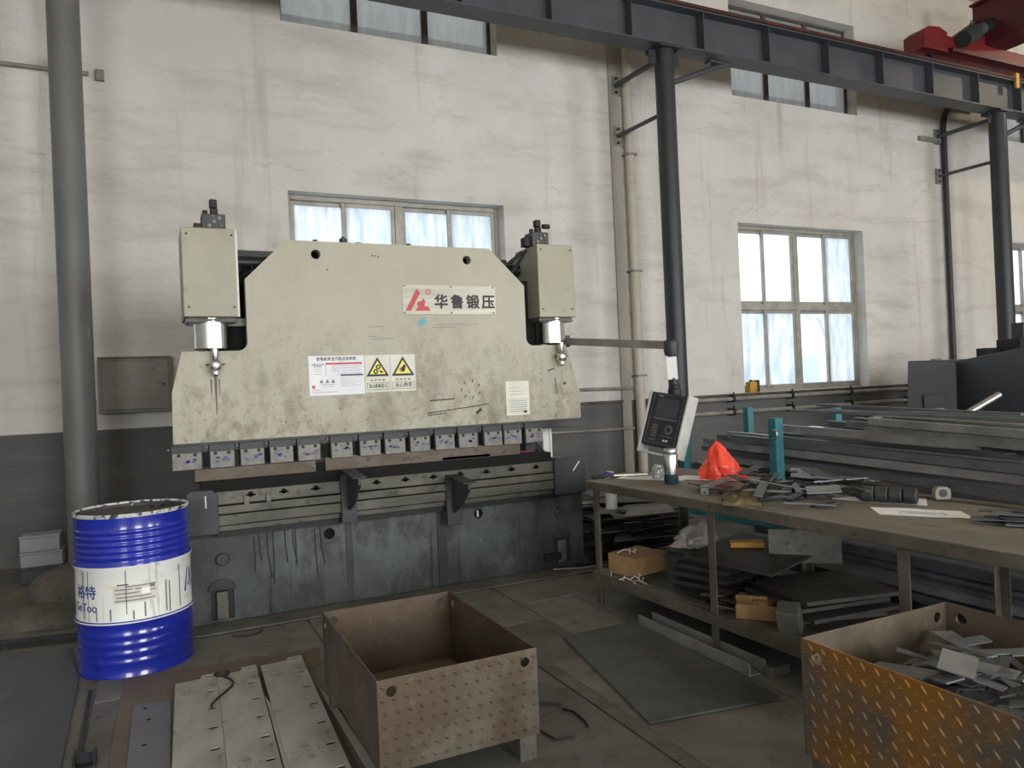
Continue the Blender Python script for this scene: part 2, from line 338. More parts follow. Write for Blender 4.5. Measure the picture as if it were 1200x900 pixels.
def curve_plate(name, outer, holes, fn, w0, w1, mt, parent=None, bevel=0):
    """filled 2-D outline with real holes, given thickness w0..w1 and mapped by fn(u,v,w)"""
    c = bpy.data.curves.new('tmp', 'CURVE'); c.dimensions = '2D'; c.fill_mode = 'BOTH'; c.extrude = .5
    for ring in [outer]+holes:
        sp = c.splines.new('POLY'); sp.points.add(len(ring)-1); sp.use_cyclic_u = True
        for p, q in zip(sp.points, ring): p.co = (q[0], q[1], 0, 1)
    o = bpy.data.objects.new('tmp', c); COL.objects.link(o); dg = bpy.context.evaluated_depsgraph_get(); dg.update()
    me = bpy.data.meshes.new_from_object(o.evaluated_get(dg)); bpy.data.objects.remove(o); 
    mb = MB(); mb.add([fn(v.co.x, v.co.y, w0+(w1-w0)*(v.co.z+.5)) for v in me.vertices], [tuple(p.vertices) for p in me.polygons])
    bpy.data.meshes.remove(me); bpy.data.curves.remove(c)
    inv = XF[parent.name].inverted() if parent is not None else None
    me = mb.mesh(name, mt, inv); bm = bmesh.new(); bm.from_mesh(me); bmesh.ops.remove_doubles(bm, verts=bm.verts, dist=1e-5); bmesh.ops.recalc_face_normals(bm, faces=bm.faces); bm.to_mesh(me); bm.free()
    return link(name, me, parent, bevel)
def circ(cx, cy, r, n=24): return [(cx+r*math.cos(2*PI*i/n), cy+r*math.sin(2*PI*i/n)) for i in range(n)]
def text(name, body, size, fn, mt, parent, extrude=.0006, bold=0, align='CENTER', squash=1, thick=0):
    c = bpy.data.curves.new('tmp', 'FONT'); c.body = body; c.size = size; c.align_x = align; c.align_y = 'CENTER'; c.offset = bold; c.extrude = extrude; c.resolution_u = 3
    o = bpy.data.objects.new('tmp', c); COL.objects.link(o); dg = bpy.context.evaluated_depsgraph_get(); dg.update()
    me = bpy.data.meshes.new_from_object(o.evaluated_get(dg)); bpy.data.objects.remove(o)
    mb = MB()
    for k, (ax, ay) in enumerate(((0, 0), (1, 0), (-1, 0), (0, 1), (0, -1)) if thick else ((0, 0),)): mb.add([fn(v.co.x*squash+ax*thick, v.co.y+ay*thick, v.co.z*(1+.06*k)) for v in me.vertices], [tuple(p.vertices) for p in me.polygons])
    bpy.data.meshes.remove(me); bpy.data.curves.remove(c)
    return mb.build(name, mt, parent)
def XZ(y0): return lambda u, v, w: (u, y0-w, v)          # outline in the X-Z plane, w = towards the camera side

# ================================================================== THE HALL
WALL_Y = 7.8; CEIL = 7.45; XL, XR = -6.0, 20.0; WT = .37
def wall_cells(x0, x1, z0, z1, holes, fn):
    xs = sorted({x0, x1} | {h[0] for h in holes} | {h[1] for h in holes}); zs = sorted({z0, z1} | {h[2] for h in holes} | {h[3] for h in holes})
    mb = MB()
    for a, b in zip(xs, xs[1:]):
        z = z0; run = None
        for c, d in zip(zs, zs[1:]):
            solid = not any(h[0] <= a+1e-6 and b-1e-6 <= h[1] and h[2] <= c+1e-6 and d-1e-6 <= h[3] for h in holes)
            if solid: fn(mb, a, b, c, d)
    return mb
LOW_Z = (1.17, 3.49); UP_Z = (5.22, 6.56); WW = 2.42
holes = [(x, x+WW, *LOW_Z) for x in BAYS]+[(x, x+WW, *UP_Z) for x in BAYS]
struct(wall_cells(XL, XR, 0, CEIL, holes, lambda mb, a, b, c, d: mb.box(a, b, WALL_Y, WALL_Y+WT, c, d)), 'wall_back', 'wall', 'long white plastered wall with grey painted lower band', 'wall')
fh = [(x+1.21-1.25, x+1.21+1.25, 1.1, 4.3) for x in BAYS]  # openings out of view, assumed as the source of the front light
struct(wall_cells(XL, XR, 0, CEIL, fh, lambda mb, a, b, c, d: mb.box(a, b, FRONT_Y-WT, FRONT_Y, c, d)), 'wall_front', 'wall', 'unseen opposite long wall with assumed tall daylight openings', 'wall')
struct(MB().box(XL-WT, XL, FRONT_Y-WT, WALL_Y+WT, 0, CEIL), 'wall_left', 'wall', 'plastered end wall by the drum end of the hall', 'wall')
struct(MB().box(XR, XR+WT, FRONT_Y-WT, WALL_Y+WT, 0, CEIL), 'wall_right', 'wall', 'plastered far end wall of the hall', 'wall')
struct(MB().box(XL-WT, XR+WT, FRONT_Y-WT, WALL_Y+WT, CEIL, CEIL+.2), 'ceiling', 'ceiling', 'pale ribbed concrete ceiling', 'ceiling')
for k in range(9):
    x = -4.6+3*k
    struct(MB().prism([(x-.2, CEIL), (x+.2, CEIL), (x+.1, CEIL-.3), (x-.1, CEIL-.3)], lambda u, v, q: (u, q, v), FRONT_Y, WALL_Y), 'trim_%d' % (k+1), 'ceiling', 'tapered concrete ceiling rib', 'ceiling rib')
floor = struct(MB().box(XL-WT, XR+WT, FRONT_Y-WT, WALL_Y+WT, -.2, 0), 'floor', 'floor', 'grey worn concrete workshop floor with steel plates let in', 'floor')
# worn steel plates that cover the floor: each plate its own piece
def slab(x0, x1, y0, y1, mt='floor_plate', h=.006): 
    MB().box(x0, x1, y0, y1, 0, h).build('floor_plate', mt, floor, bevel=.002)
slab(-.32, .785, 4.02, 4.760); slab(.80, 2.035, 3.98, 4.760); slab(2.05, 2.72, 4.32, 4.760); slab(2.05, 2.40, 3.66, 4.31)
slab(-.32, .62, 2.02, 4.01, 'floor_plate_dark'); slab(.63, .79, 3.33, 4.01, 'floor_plate_dark'); slab(.80, 1.40, 3.33, 3.97, 'floor_plate'); slab(1.41, 2.035, 3.33, 3.97, 'floor_plate_dark')
slab(.63, 1.655, 1.2, 3.32, 'floor_plate_dark'); slab(1.735, 2.42, 1.0, 3.32, 'floor_plate'); slab(2.05, 2.42, 3.33, 3.65, 'floor_plate_dark'); slab(2.43, 2.90, 1.0, 4.30, 'floor_plate_dark')
MB().box(1.66, 1.73, 1.0, 3.32, 0, .010).build('floor_strip', 'grey_steel', floor, bevel=.002)
MB().box(-.32, 3.12, 4.760, 4.785, 0, .002).build('floor_seam', 'hole', floor)  # flat black strip paints in the grime and shade of the gap
MB().box(-.02, 3.12, 4.785, 4.985, 0, .014).build('floor_strip', 'floor_plate_dark', floor, bevel=.003)

# ------------------------------------------------------------------ windows
FY = WALL_Y+.2            # plane of the aluminium frames
def low_window(n, x0, pane_mats, top_only=False):
    z0, z1 = LOW_Z; x1 = x0+WW; zm = (z0+z1)/2+.03; xm = x0+WW/2
    fr = MB(); t = .05
    fr.box(x0, x0+t, FY-.04, FY+.05, z0, z1).box(x1-t, x1, FY-.04, FY+.05, z0, z1).box(x0+t, x1-t, FY-.04, FY+.05, z1-t, z1).box(x0+t, x1-t, FY-.04, FY+.05, z0, z0+t)
    fr.box(xm-.045, xm+.045, FY-.04, FY+.05, z0+t, z1-t); fr.box(x0+t, xm-.045, FY-.04, FY+.05, zm-.045, zm+.045); fr.box(xm+.045, x1-t, FY-.04, FY+.05, zm-.045, zm+.045)
    w_ = fr.build('window_%d' % n, 'alu', None, bevel=.006); w_['kind'] = 'structure'; w_['category'] = 'window'
    w_['label'] = 'aluminium sliding window with eight panes, bay %s' % {1: 'behind the blue drum end', 2: 'behind the press brake', 3: 'above the teal steel rack', 4: 'beyond the dark shear'}[n]
    i = 0
    for (za, zb) in ((zm+.045, z1-t), (z0+t, zm-.045)):
        for (xa, xb) in ((x0+t, xm-.045), (xm+.045, x1-t)):
            xc = (xa+xb)/2
            for k, (a, b, y) in enumerate(((xa, xc+.03, FY+.02), (xc-.03, xb, FY-.015))):
                s = .042; sash = MB().box(a, a+s, y-.014, y+.014, za, zb).box(b-s, b, y-.014, y+.014, za, zb).box(a+s, b-s, y-.014, y+.014, za, za+s).box(a+s, b-s, y-.014, y+.014, zb-s, zb)
                so = sash.build('sash', 'alu', w_, bevel=.004)
                MB().box(a+s, b-s, y-.003, y+.003, za+s, zb-s).build('pane', pane_mats[i % len(pane_mats)], so); i += 1
    MB().box(x0-.0, x1, WALL_Y-.02, FY-.05, z0-.03, z0+.004).build('window_sill', 'wall', w_, bevel=.005)
low_window(1, BAYS[0], ['glass_frost']); low_window(2, BAYS[1], ['glass_frost']); low_window(4, BAYS[3], ['glass_clear'])
low_window(3, BAYS[2], ['glass_clear', 'glass_clear', 'glass_clear', 'glass_frost', 'glass_frost', 'glass_frost', 'glass_clear', 'glass_frost'])
for n, x0 in enumerate(BAYS):
    z0, z1 = UP_Z; fr = MB(); x1 = x0+WW; t = .035
    fr.box(x0, x0+t, FY-.03, FY+.03, z0, z1).box(x1-t, x1, FY-.03, FY+.03, z0, z1).box(x0+t, x1-t, FY-.03, FY+.03, z1-t, z1).box(x0+t, x1-t, FY-.03, FY+.03, z0, z0+.02)
    for k in (1, 2): xx = x0+WW*k/3; fr.box(xx-.035, xx+.035, FY-.03, FY+.03, z0+.02, z1-t)
    w_ = fr.build('window_%d' % (n+5), 'win_brown', None, bevel=.005); w_['kind'] = 'structure'; w_['category'] = 'window'
    w_['label'] = 'high clerestory window with three grimy panes and dark mullions, ' + ('over the hall end', 'above the press brake', 'above the crane beam span', 'beyond the red crane')[n]
    for k in range(3):
        a = x0+(t if k == 0 else WW*k/3+.035); b = x0+(WW-t if k == 2 else WW*(k+1)/3-.035)
        MB().box(a, b, FY-.003, FY+.003, z0+.02, z1-t).build('pane', 'glass_grey', w_)
for x0 in BAYS:      # light portals: only tell the renderer where daylight enters
    for z0, z1 in (LOW_Z, UP_Z):
        p = area('daylight_portal', (x0+WW/2, FY+.12, (z0+z1)/2), WW, z1-z0, 1, (1, 1, 1), (R(-90), 0, 0)); p.data.cycles.is_portal = True

# ------------------------------------------------------------------ outside, seen through the clear panes
struct(MB().box(-20, 40, WALL_Y+WT, 45, -.3, -.1), 'ground', 'outside_ground', 'pale concrete yard outside the windows', 'ground')
b_ = thing('building', 'pale workshop building with blue glazing across the yard', 'building', (20, 24, -.1))
MB().box(9, 34, 24, 32, -.1, 4.2).build('wall', 'outside_wall', b_)
MB().box(8.7, 34.3, 23.7, 32.3, 4.2, 4.5).build('roof', 'outside_wall', b_)
for k in range(5): MB().box(19+3*k, 20.4+3*k, 23.94, 24.0, .2, 2.2).build('window', 'outside_blue', b_)
rnd = random.Random(5); tr = MB()
def branch(p, d, l, r, lev):
    q = p+d*l; tr.tube([p, (p+q)/2+Vector((rnd.uniform(-.05, .05)*l, 0, rnd.uniform(-.05, .05)*l)), q], r, 5)
    if lev:
        for i in range(3 if lev > 1 else 4):
            branch(p+d*l*rnd.uniform(.6, 1), (d+Vector((rnd.uniform(-.8, .8), rnd.uniform(-.6, .6), rnd.uniform(-.3, .5)))).normalized(), l*rnd.uniform(.5, .75), r*.6, lev-1)
branch(Vector((17.2, 15, -.1)), Vector((0, 0, 1)), 1.9, .06, 4)
solo(tr, 'tree', 'bark', 'small bare branched tree in the yard outside the clear window', 'tree')
struct(MB().box(-8, 24, 8.45, 8.75, 5.50, 5.62), 'trim_20', 'box_grey', 'outside gutter running past the high windows', 'gutter')

# ------------------------------------------------------------------ columns, crane runway, wall ties
COL_Y = 6.87
def column(x, r, mt, label, dirt=False):
    t = thing('column', label, 'column', (x, COL_Y, 0), 0)
    MB().cyl((x, COL_Y, .02), (x, COL_Y, 5.13), r, n=40).build('shaft', mt, t, smooth=40)
    MB().box(x-.2, x+.2, COL_Y-.2, COL_Y+.2, 0, .02).build('base_plate', 'grey_steel', t, bevel=.003)
    MB().box(x-.15, x+.15, COL_Y-.15, COL_Y+.15, 5.13, 5.16).build('cap_plate', mt, t, bevel=.003)
    hd = MB()
    for a in (-1, 1): hd.box(x+a*r-.006 if a > 0 else x-r-.1, x+r+.1 if a > 0 else x-r+.006, COL_Y-.006, COL_Y+.006, 4.98, 5.13)
    hd.build('gusset', mt, t)
    return t
cl_ = column(-.56, .118, 'col_grey', 'light grey painted steel column behind the blue drum')
column(5.36, .11, 'col_dark', 'dark steel column behind the hanging control panel')
column(11.45, .118, 'col_dark', 'dark steel column under the red crane carriage')
rb = thing('crane_runway_beam', 'dark slate runway beam with vertical stiffeners on top of the columns', 'beam', (7, COL_Y, 5.16))
zb, zt = 5.16, 5.63
MB().box(-6, 20, COL_Y-.13, COL_Y+.13, zb, zb+.018).build('bottom_flange', 'beam', rb, bevel=.002)
MB().box(-6, 20, COL_Y-.13, COL_Y+.13, zt-.018, zt).build('top_flange', 'beam', rb, bevel=.002)
MB().box(-6, 20, COL_Y-.006, COL_Y+.006, zb+.018, zt-.018).build('web', 'beam', rb)
st = MB().box(-.004, .004, -.128, .128, 0, zt-zb-.036).mesh('stiffener', 'beam')
for k in range(-10, 13):
    o = link('stiffener', st, rb); o.location = (4.85+k-7, 0, .018)
rl = MB().box(-6, 20, COL_Y-.05, COL_Y+.05, zt, zt+.02).box(-6, 20, COL_Y-.012, COL_Y+.012, zt+.02, zt+.075).box(-6, 20, COL_Y-.03, COL_Y+.03, zt+.075, zt+.115)
tag(rl.build('crane_rail', 'rail'), 'rusty brown crane rail lying along the runway beam', 'rail')
for x, nm in ((-.56, 'light grey column'), (5.36, 'dark column behind the control panel'), (11.45, 'dark column under the crane')):
    for (z, r) in ((4.45, .025), (5.08, .032)):
        t = thing('wall_tie', '%s steel tie rod from wall to %s' % ('upper' if z > 5 else 'lower', nm), 'tie rod', (x, 7.3, z))
        dx = -.06
        MB().cyl((x, COL_Y+.1, z), (x+dx, WALL_Y-.03, z), r, n=12).build('rod', 'beam', t, smooth=40)
        MB().box(x+dx-.06, x+dx+.06, WALL_Y-.03, WALL_Y, z-.12, z+.12).build('wall_plate', 'box_grey', t, bevel=.003)
        for a in (-1, 1): MB().cyl((x+dx, WALL_Y-.03, z+a*.085), (x+dx, WALL_Y-.05, z+a*.085), .018, n=6).build('bolt', 'dark_steel', t)
    if x > 0:
        t = thing('knee_brace', 'diagonal dark brace under the beam at the %s' % nm, 'brace', (x, COL_Y+.2, 4.9))
        MB().cyl((x+.1, COL_Y+.06, 4.80), (x+.95, COL_Y+.09, 5.16), .035, n=10).build('brace_arm', 'beam', t, smooth=40)
        MB().box(x+.7, x+1.0, COL_Y+.03, COL_Y+.13, 5.135, 5.16).build('end_plate', 'beam', t)
# horizontal conduit at the light column and clamps
t = thing('conduit', 'thin grey conduit on the wall passing behind the light grey column', 'pipe', (-1, WALL_Y-.03, 4.42))
MB().cyl((-3.5, WALL_Y-.03, 4.42), (-.45, WALL_Y-.03, 4.42), .02, n=10).build('tube', 'pipe_grey', t, smooth=40)
for x in (-.72, -.36): MB().box(x-.035, x+.035, WALL_Y-.05, WALL_Y, 4.37, 4.47).build('clamp', 'pipe_grey', t, bevel=.004)
# pilaster strip and drain pipe
struct(MB().box(5.2, 5.34, WALL_Y-.025, WALL_Y, 0, CEIL), 'trim_21', 'strip_beige', 'flat grey steel strip up the wall beside the drain pipe', 'strip', bevel=.004)
t = thing('drain_pipe', 'off-white vertical drain pipe with couplings on the wall', 'pipe', (5.43, WALL_Y-.08, 0))
MB().cyl((5.43, WALL_Y-.08, 0), (5.43, WALL_Y-.08, CEIL-.002), .06, n=24).build('tube', 'pipe_white', t, smooth=40)
for z in (1.25, 2.55, 3.85, 4.95): MB().cyl((5.43, WALL_Y-.08, z), (5.43, WALL_Y-.08, z+.09), .067, n=24).build('coupling', 'pipe_white', t, smooth=40)
for z in (1.45, 2.75, 4.2): MB().box(5.36, 5.50, WALL_Y-.15, WALL_Y-.001, z, z+.025).build('bracket', 'pipe_grey', t, bevel=.003)
# curved conduit by the far column
t = thing('conduit', 'dark bent conduit rising up the wall beside the far column', 'pipe', (11.45, WALL_Y-.06, 1.4))
pts = [(11.5, WALL_Y-.06, 1.45), (11.5, WALL_Y-.06, 5.2)]+[(11.5+.3*(1-math.cos(a)), WALL_Y-.06, 5.2+.4*math.sin(a)) for a in [PI/2*i/6 for i in range(1, 7)]]+[(12.3, WALL_Y-.06, 5.6)]
MB().tube(pts, .042, 12).build('tube', 'col_dark', t, smooth=40)
MB().box(11.36, 11.64, WALL_Y-.14, WALL_Y-.001, 1.28, 1.47).build('junction_box', 'pipe_grey', t, bevel=.006)
MB().box(10.95, 11.45, WALL_Y-.05, WALL_Y-.001, 4.98, 5.05).build('wall_bracket', 'pipe_grey', t, bevel=.004)
solo(MB().box(11.02, 11.16, WALL_Y-.09, WALL_Y, 1.42, 1.54), 'socket_box', 'box_grey', 'small grey socket box on the wall above the dark shear', 'socket', bevel=.008)
# ledge and heating pipes along the dado
struct(MB().box(3.75, 5.2, WALL_Y-.05, WALL_Y, 1.14, 1.17).box(5.5, 20, WALL_Y-.05, WALL_Y, 1.14, 1.17), 'trim_22', 'win_brown', 'narrow brown ledge along the top of the grey dado', 'ledge', bevel=.004)
t = thing('heating_pipe', 'upper grey heating pipe running along the wall at the dado', 'pipe', (9, WALL_Y-.09, 1.11))
MB().cyl((5.55, WALL_Y-.09, 1.105), (16, WALL_Y-.09, 1.105), .028, n=14).build('tube', 'pipe_grey', t, smooth=40)
t2 = thing('heating_pipe', 'lower grey heating pipe running along the wall under the dado', 'pipe', (9, WALL_Y-.09, .93))
MB().cyl((5.55, WALL_Y-.09, .93), (16, WALL_Y-.09, .93), .028, n=14).build('tube', 'pipe_grey', t2, smooth=40)
for x in (6.9, 7.95, 9.1, 10.4):
    for tt, z in ((t, 1.105), (t2, .93)): MB().box(x-.02, x+.02, WALL_Y-.13, WALL_Y-.001, z-.045, z+.05).cyl((x, WALL_Y-.11, z+.05), (x, WALL_Y-.11, z+.09), .012, n=8).build('pipe_clamp', 'dark_steel', tt)
for z, r, nm in ((1.34, .02, 'thin pale pipe crossing the wall above the dado beside the press'), (.84, .018, 'thin grey pipe low on the dark wall beside the press')):
    solo(MB().cyl((3.3, WALL_Y-.03, z), (5.36, WALL_Y-.03, z-.03), r, n=10), 'wall_pipe', 'pipe_grey', nm, 'pipe', smooth=40)
t = thing('yellow_can', 'small yellow can standing on the window ledge', 'can', (7.36, WALL_Y+.03, 1.174))
MB().box(7.29, 7.43, WALL_Y-.015, WALL_Y+.085, 1.174, 1.32).build('body', 'yellow', t, bevel=.012); MB().box(7.405, 7.45, WALL_Y-.02, WALL_Y+.06, 1.174, 1.34).build('label_strip', 'rail', t, bevel=.006)
MB().cyl((7.34, WALL_Y+.03, 1.32), (7.34, WALL_Y+.03, 1.345), .025, n=12).build('cap', 'black', t)

# ------------------------------------------------------------------ overhead crane
t = thing('overhead_crane', 'red overhead crane carriage and maroon girder on the runway rail', 'crane', (11, COL_Y, zt+.115))
ez = zt+.115
MB().box(9.72, 12.6, COL_Y-.13, COL_Y+.13, ez+.06, ez+.30).build('end_carriage', 'crane_red', t, bevel=.01)
MB().prism([(9.66, ez+.05), (10.15, ez+.05), (10.15, ez+.33), (9.98, ez+.38), (9.78, ez+.36), (9.66, ez+.28)], lambda u, v, q: (u, q, v), COL_Y-.16, COL_Y+.16).build('buffer_housing', 'crane_red', t, bevel=.008)
for x in (10.0, 12.3): MB().cyl((x, COL_Y-.045, ez+.10), (x, COL_Y+.045, ez+.10), .10, n=24).build('wheel', 'dark_steel', t, smooth=40)
MB().box(11.05, 11.55, FRONT_Y+.9, COL_Y+.05, ez+.30, ez+.92).build('girder', 'crane_maroon', t, bevel=.01)
MB().box(10.98, 11.62, FRONT_Y+.9, COL_Y+.05, ez+.92, ez+.95).build('girder_flange', 'crane_maroon', t)
MB().prism([(10.35, ez+.30), (11.05, ez+.30), (11.05, ez+.72)], lambda u, v, q: (u, q, v), COL_Y-.12, COL_Y+.05).build('gusset', 'crane_red', t, bevel=.005)
MB().cyl((10.35, COL_Y-.25, ez+.22), (10.62, COL_Y-.25, ez+.36), .11, n=24).build('gearbox', 'machine_dark', t, smooth=40)
mo = MB().cyl((10.60, COL_Y-.25, ez+.35), (10.80, COL_Y-.25, ez+.45), .085, n=24).build('motor', 'beam', t, smooth=40)
MB().cyl((10.79, COL_Y-.25, ez+.445), (10.98, COL_Y-.25, ez+.54), .095, n=24).build('fan_cover', 'black', mo, smooth=40)
MB().tube([(10.5, COL_Y-.25, ez+.38)]+[(10.5+.13*(1-math.cos(a)), COL_Y-.25, ez+.40+.14*math.sin(a)) for a in [PI*i/8 for i in range(9)]], .009, 6).build('cable', 'black', t)
MB().box(10.2, 12.6, COL_Y-.20, COL_Y-.13, ez+.06, ez+.12).build('guard_rail', 'crane_maroon', t, bevel=.004)
solo(MB().box(11.68, 11.75, COL_Y-.165, COL_Y-.131, 5.50, 5.72), 'warning_tag', 'yellow', 'small yellow striped tag on the beam under the crane', 'tag')

# ================================================================== PRESS BRAKE
pb = thing('press_brake', 'large cream and dark grey hydraulic press brake with nameplate and warning stickers', 'press brake', (1.5, 5.3, 0))
RY = 4.95                                        # front face of the ram
def sc(x, z, Y=RY, ref=4.85): k = Y/ref; return (x*k, 1.4+(z-1.4)*k)
def arc(cx, cz, r, a0, a1, n=6): return [(cx+r*math.cos(R(a0+(a1-a0)*i/n)), cz+r*math.sin(R(a0+(a1-a0)*i/n))) for i in range(n+1)]
A = lambda *p: [sc(*q) for q in p]
lN = sc(.517, 1.69); rN = sc(2.437, 1.69); rr = .055
outer = A((.077, 1.142), (2.865, 1.142), (2.87, 1.33), (2.763, 1.69))
outer += list(reversed(arc(rN[0]+rr, rN[1]+rr, rr, 180, 270)))+A((2.437, 2.124), (2.171, 2.384), (.772, 2.384), (.517, 2.131))
outer += list(reversed(arc(lN[0]-rr, lN[1]+rr, rr, 270, 360)))+A((.144, 1.69), (.082, 1.45))
h1 = sc(.954, 2.299); h2 = sc(1.997, 2.296)
curve_plate('ram', outer, [circ(*h1, .031), circ(*h2, .031)], XZ(RY), -.07, 0, 'cream', pb)
# plate behind the ram holes and side frames, rear beam and tank
for (x0, x1) in ((.30, .36), (2.64, 2.70)):
    prof = [(RY+.10, .02), (RY+1.25, .02), (RY+1.25, 2.42), (RY+.32, 2.42), (RY+.12, 2.30), (RY+.12, 1.72), (RY+.42, 1.62), (RY+.42, 1.0), (RY+.12, .86)]
    MB().prism(prof, lambda u, v, q: (q, u, v), x0, x1).build('side_frame', 'machine_dark', pb, bevel=.004)
MB().box(.36, 2.64, RY+.55, RY+1.15, 1.85, 2.30).build('oil_tank', 'machine_dark', pb, bevel=.01)
MB().box(.36, 2.64, RY+.60, RY+.66, 2.38, 2.44).build('tie_beam', 'machine_dark', pb, bevel=.004)
MB().cyl((.36, RY+.30, 2.30), (2.64, RY+.30, 2.30), .045, n=20).build('torsion_bar', 'dark_steel', pb, smooth=40)
for x in (.50, .58): MB().tube([(x, RY+.3, 2.32), (x+.03, RY+.24, 2.24), (x-.06, RY+.28, 2.2), (x-.12, RY+.30, 2.28)], .013, 6).build('hose', 'black', pb, smooth=60)
MB().box(.36, 2.64, RY+.16, RY+.22, 1.5, 2.2).box(.82, 2.2, RY+.16, RY+.22, 2.2, 2.385).build('dark_backing', 'hole', pb)  # near-black backing added so the ram holes read dark
MB().box(.33, .55, RY+.11, RY+.15, 1.86, 1.91).build('scale_bar', 'pipe_grey', pb, bevel=.003)
# cylinders with sheet metal covers, one at each end
def cylinder(cx, left):
    k = 5.0/4.85; w0, w1 = (sc(.164, 0)[0], sc(.476, 0)[0]) if left else (sc(2.542, 0)[0], sc(2.844, 0)[0])
    y0, y1 = RY-.03, RY+.42; z0, z1 = sc(0, 1.895)[1], sc(0, 2.43)[1]
    cov = MB().prism([(y0, z0), (y1, z0), (y1, z1-.10), (y1-.08, z1), (y0, z1)], lambda u, v, q: (q, u, v), w0, w1).build('cylinder_cover', 'cream_cover', pb, bevel=.006)
    for (x, z) in ((w0+.03, z1-.04), (w1-.03, z1-.04), (w0+.03, z0+.06), (w1-.03, z0+.06)): MB().cyl((x, y0, z), (x, y0-.005, z), .007, n=8).build('screw', 'dark_steel', cov)
    if left: MB().box(w1-.012, w1+.002, y0-.003, y0+.03, z0, z1).build('cover_edge_highlight', 'white_paint', cov, bevel=.002)  # white strip paints the lit bend of the cover as a highlight
    c = (w0+w1)/2; cy = RY+.12
    fl = MB().prism([(c-.15+.03*0, cy-.13), (c+.15, cy-.13), (c+.15, cy+.13), (c-.15, cy+.13)], lambda u, v, q: (u, v, q), z0-.035, z0).build('cylinder_flange', 'bright', pb, bevel=.02)
    zc = sc(0, 1.70, 5.0)[1]
    MB().lathe([(0, 0), (.100, 0), (.108, .006), (.108, .19), (0, .19)], (c, cy-.02, zc), 48).build('cylinder_barrel', 'chrome', pb, smooth=40)
    rod = MB().lathe([(0, .17), (.022, .17), (.022, .12), (.018, .1), (.034, .09), (.040, .065), (.034, .04), (.02, .03), (.02, .012), (.011, 0), (0, 0)], (c+.005, cy-.165, zc-.17), 20).build('piston_rod', 'chrome', pb, smooth=30)
    MB().cyl((c-.05, cy-.165, zc-.10), (c+.06, cy-.165, zc-.098), .004, n=6).build('lock_pin', 'dark_steel', rod)
    # valve block on top
    vx = c+.03 if left else c-.09; vy = RY+.10
    vb = MB().box(vx-.065, vx+.075, vy-.06, vy+.07, z1, z1+.105).build('valve_block', 'machine_dark', pb, bevel=.006)
    for q, (dx, dz) in enumerate(((-.02, .03), (.008, .055), (.04, .078), (.05, .03), (.005, .09))): MB().cyl((vx+dx, vy-.062, z1+dz), (vx+dx, vy-.068, z1+dz), .011 if q < 3 else .006, n=12).build('bolt', 'clamp_plate' if q < 3 else 'grey_steel', vb)
    MB().box(vx-.01, vx+.035, vy-.03, vy+.02, z1+.105, z1+.15).box(vx-.014, vx+.032, vy-.03, vy+.02, z1+.15, z1+.205).build('solenoid', 'black', vb, bevel=.008)
    MB().cyl((vx-.04, vy, z1+.105), (vx-.04, vy, z1+.135), .016, n=12).build('plug', 'black', vb, smooth=40)
    if not left: MB().box(vx-.11, vx-.055, vy-.03, vy+.05, z1, z1+.07).cyl((vx+.03, vy-.05, z1+.15), (vx+.09, vy-.05, z1+.15), .018, n=12).build('coil', 'black', vb, bevel=.004)
    else: MB().prism([(c-.085, z1), (c-.03, z1), (c-.034, z1+.045), (c-.08, z1+.045)], lambda u, v, q: (u, q, v), vy-.05, vy+.02).build('filler_cap', 'black', pb, bevel=.004)
    return c, z1
cylinder(0, True); cr, zr_ = cylinder(0, False)
MB().tube([(cr-.2, RY+.12, zr_-.04), (cr-.32, RY+.15, zr_-.13), (cr-.5, RY+.16, zr_-.15), (cr-.75, RY+.18, zr_-.15)], .014, 8).build('hose', 'black', pb, smooth=60)
MB().tube([(cr-.16, RY+.14, zr_-.02), (cr-.28, RY+.17, zr_-.20), (cr-.42, RY+.18, zr_-.22), (cr-.75, RY+.2, zr_-.24)], .012, 8).build('hose', 'black', pb, smooth=60)
# pumps and plugs that peep above the ram edge
zt_ = sc(0, 2.384)[1]
MB().cyl((1.19, RY+.14, zt_-.1), (1.19, RY+.14, zt_+.05), .027, n=16).cyl((1.19, RY+.14, zt_+.05), (1.19, RY+.14, zt_+.065), .012, n=10).build('filter_cap', 'dark_steel', pb, smooth=40)
MB().box(1.27, 1.31, RY+.12, RY+.16, zt_-.1, zt_+.03).box(1.33, 1.47, RY+.12, RY+.16, zt_-.1, zt_+.012).build('valve_bank', 'dark_steel', pb, bevel=.004)
for x in (.98, 1.62): MB().cyl((x, RY+.035, zt_-.004), (x, RY+.035, zt_+.015), .016, n=10).build('eye_bolt', 'dark_steel', pb)
# name plate
def rect(name, parent, mt, x0, x1, z0, z1, y, t=.0015, bev=0): return MB().box(x0, x1, y-t, y, z0, z1).build(name, mt, parent, bevel=bev)
a = sc(1.515, 1.915); b = sc(2.205, 2.118)
npl = MB().box(a[0], b[0], RY-.003, RY, a[1], b[1]).build('name_plate', 'logo_plate', pb, bevel=.0012)
npl['label'] = 'brushed metal name plate with red emblem and black characters'
PW, PH = b[0]-a[0], b[1]-a[1]; PY = RY-.003
U = lambda u, v: (a[0]+u*PW, a[1]+v*PH)
for i in range(3):
    for j in (0, 1): p = U((.02, .51, .97)[i], (.06, .94)[j]); MB().cyl((p[0], PY, p[1]), (p[0], PY-.003, p[1]), .006, n=8).build('rivet', 'dark_steel', npl)
lg = lambda pts: MB().prism([U(*p) for p in pts], XZ(PY), 0, .0015).build('emblem', 'logo_red', npl)
lg([(.03, .12), (.15, .86), (.185, .72), (.165, .60), (.085, .12)])
lg([(.128, .12), (.29, .12), (.262, .26), (.222, .28), (.238, .44), (.216, .53), (.19, .43), (.165, .44), (.145, .34), (.165, .28)])
p = U(.27, .76); ring = MB()
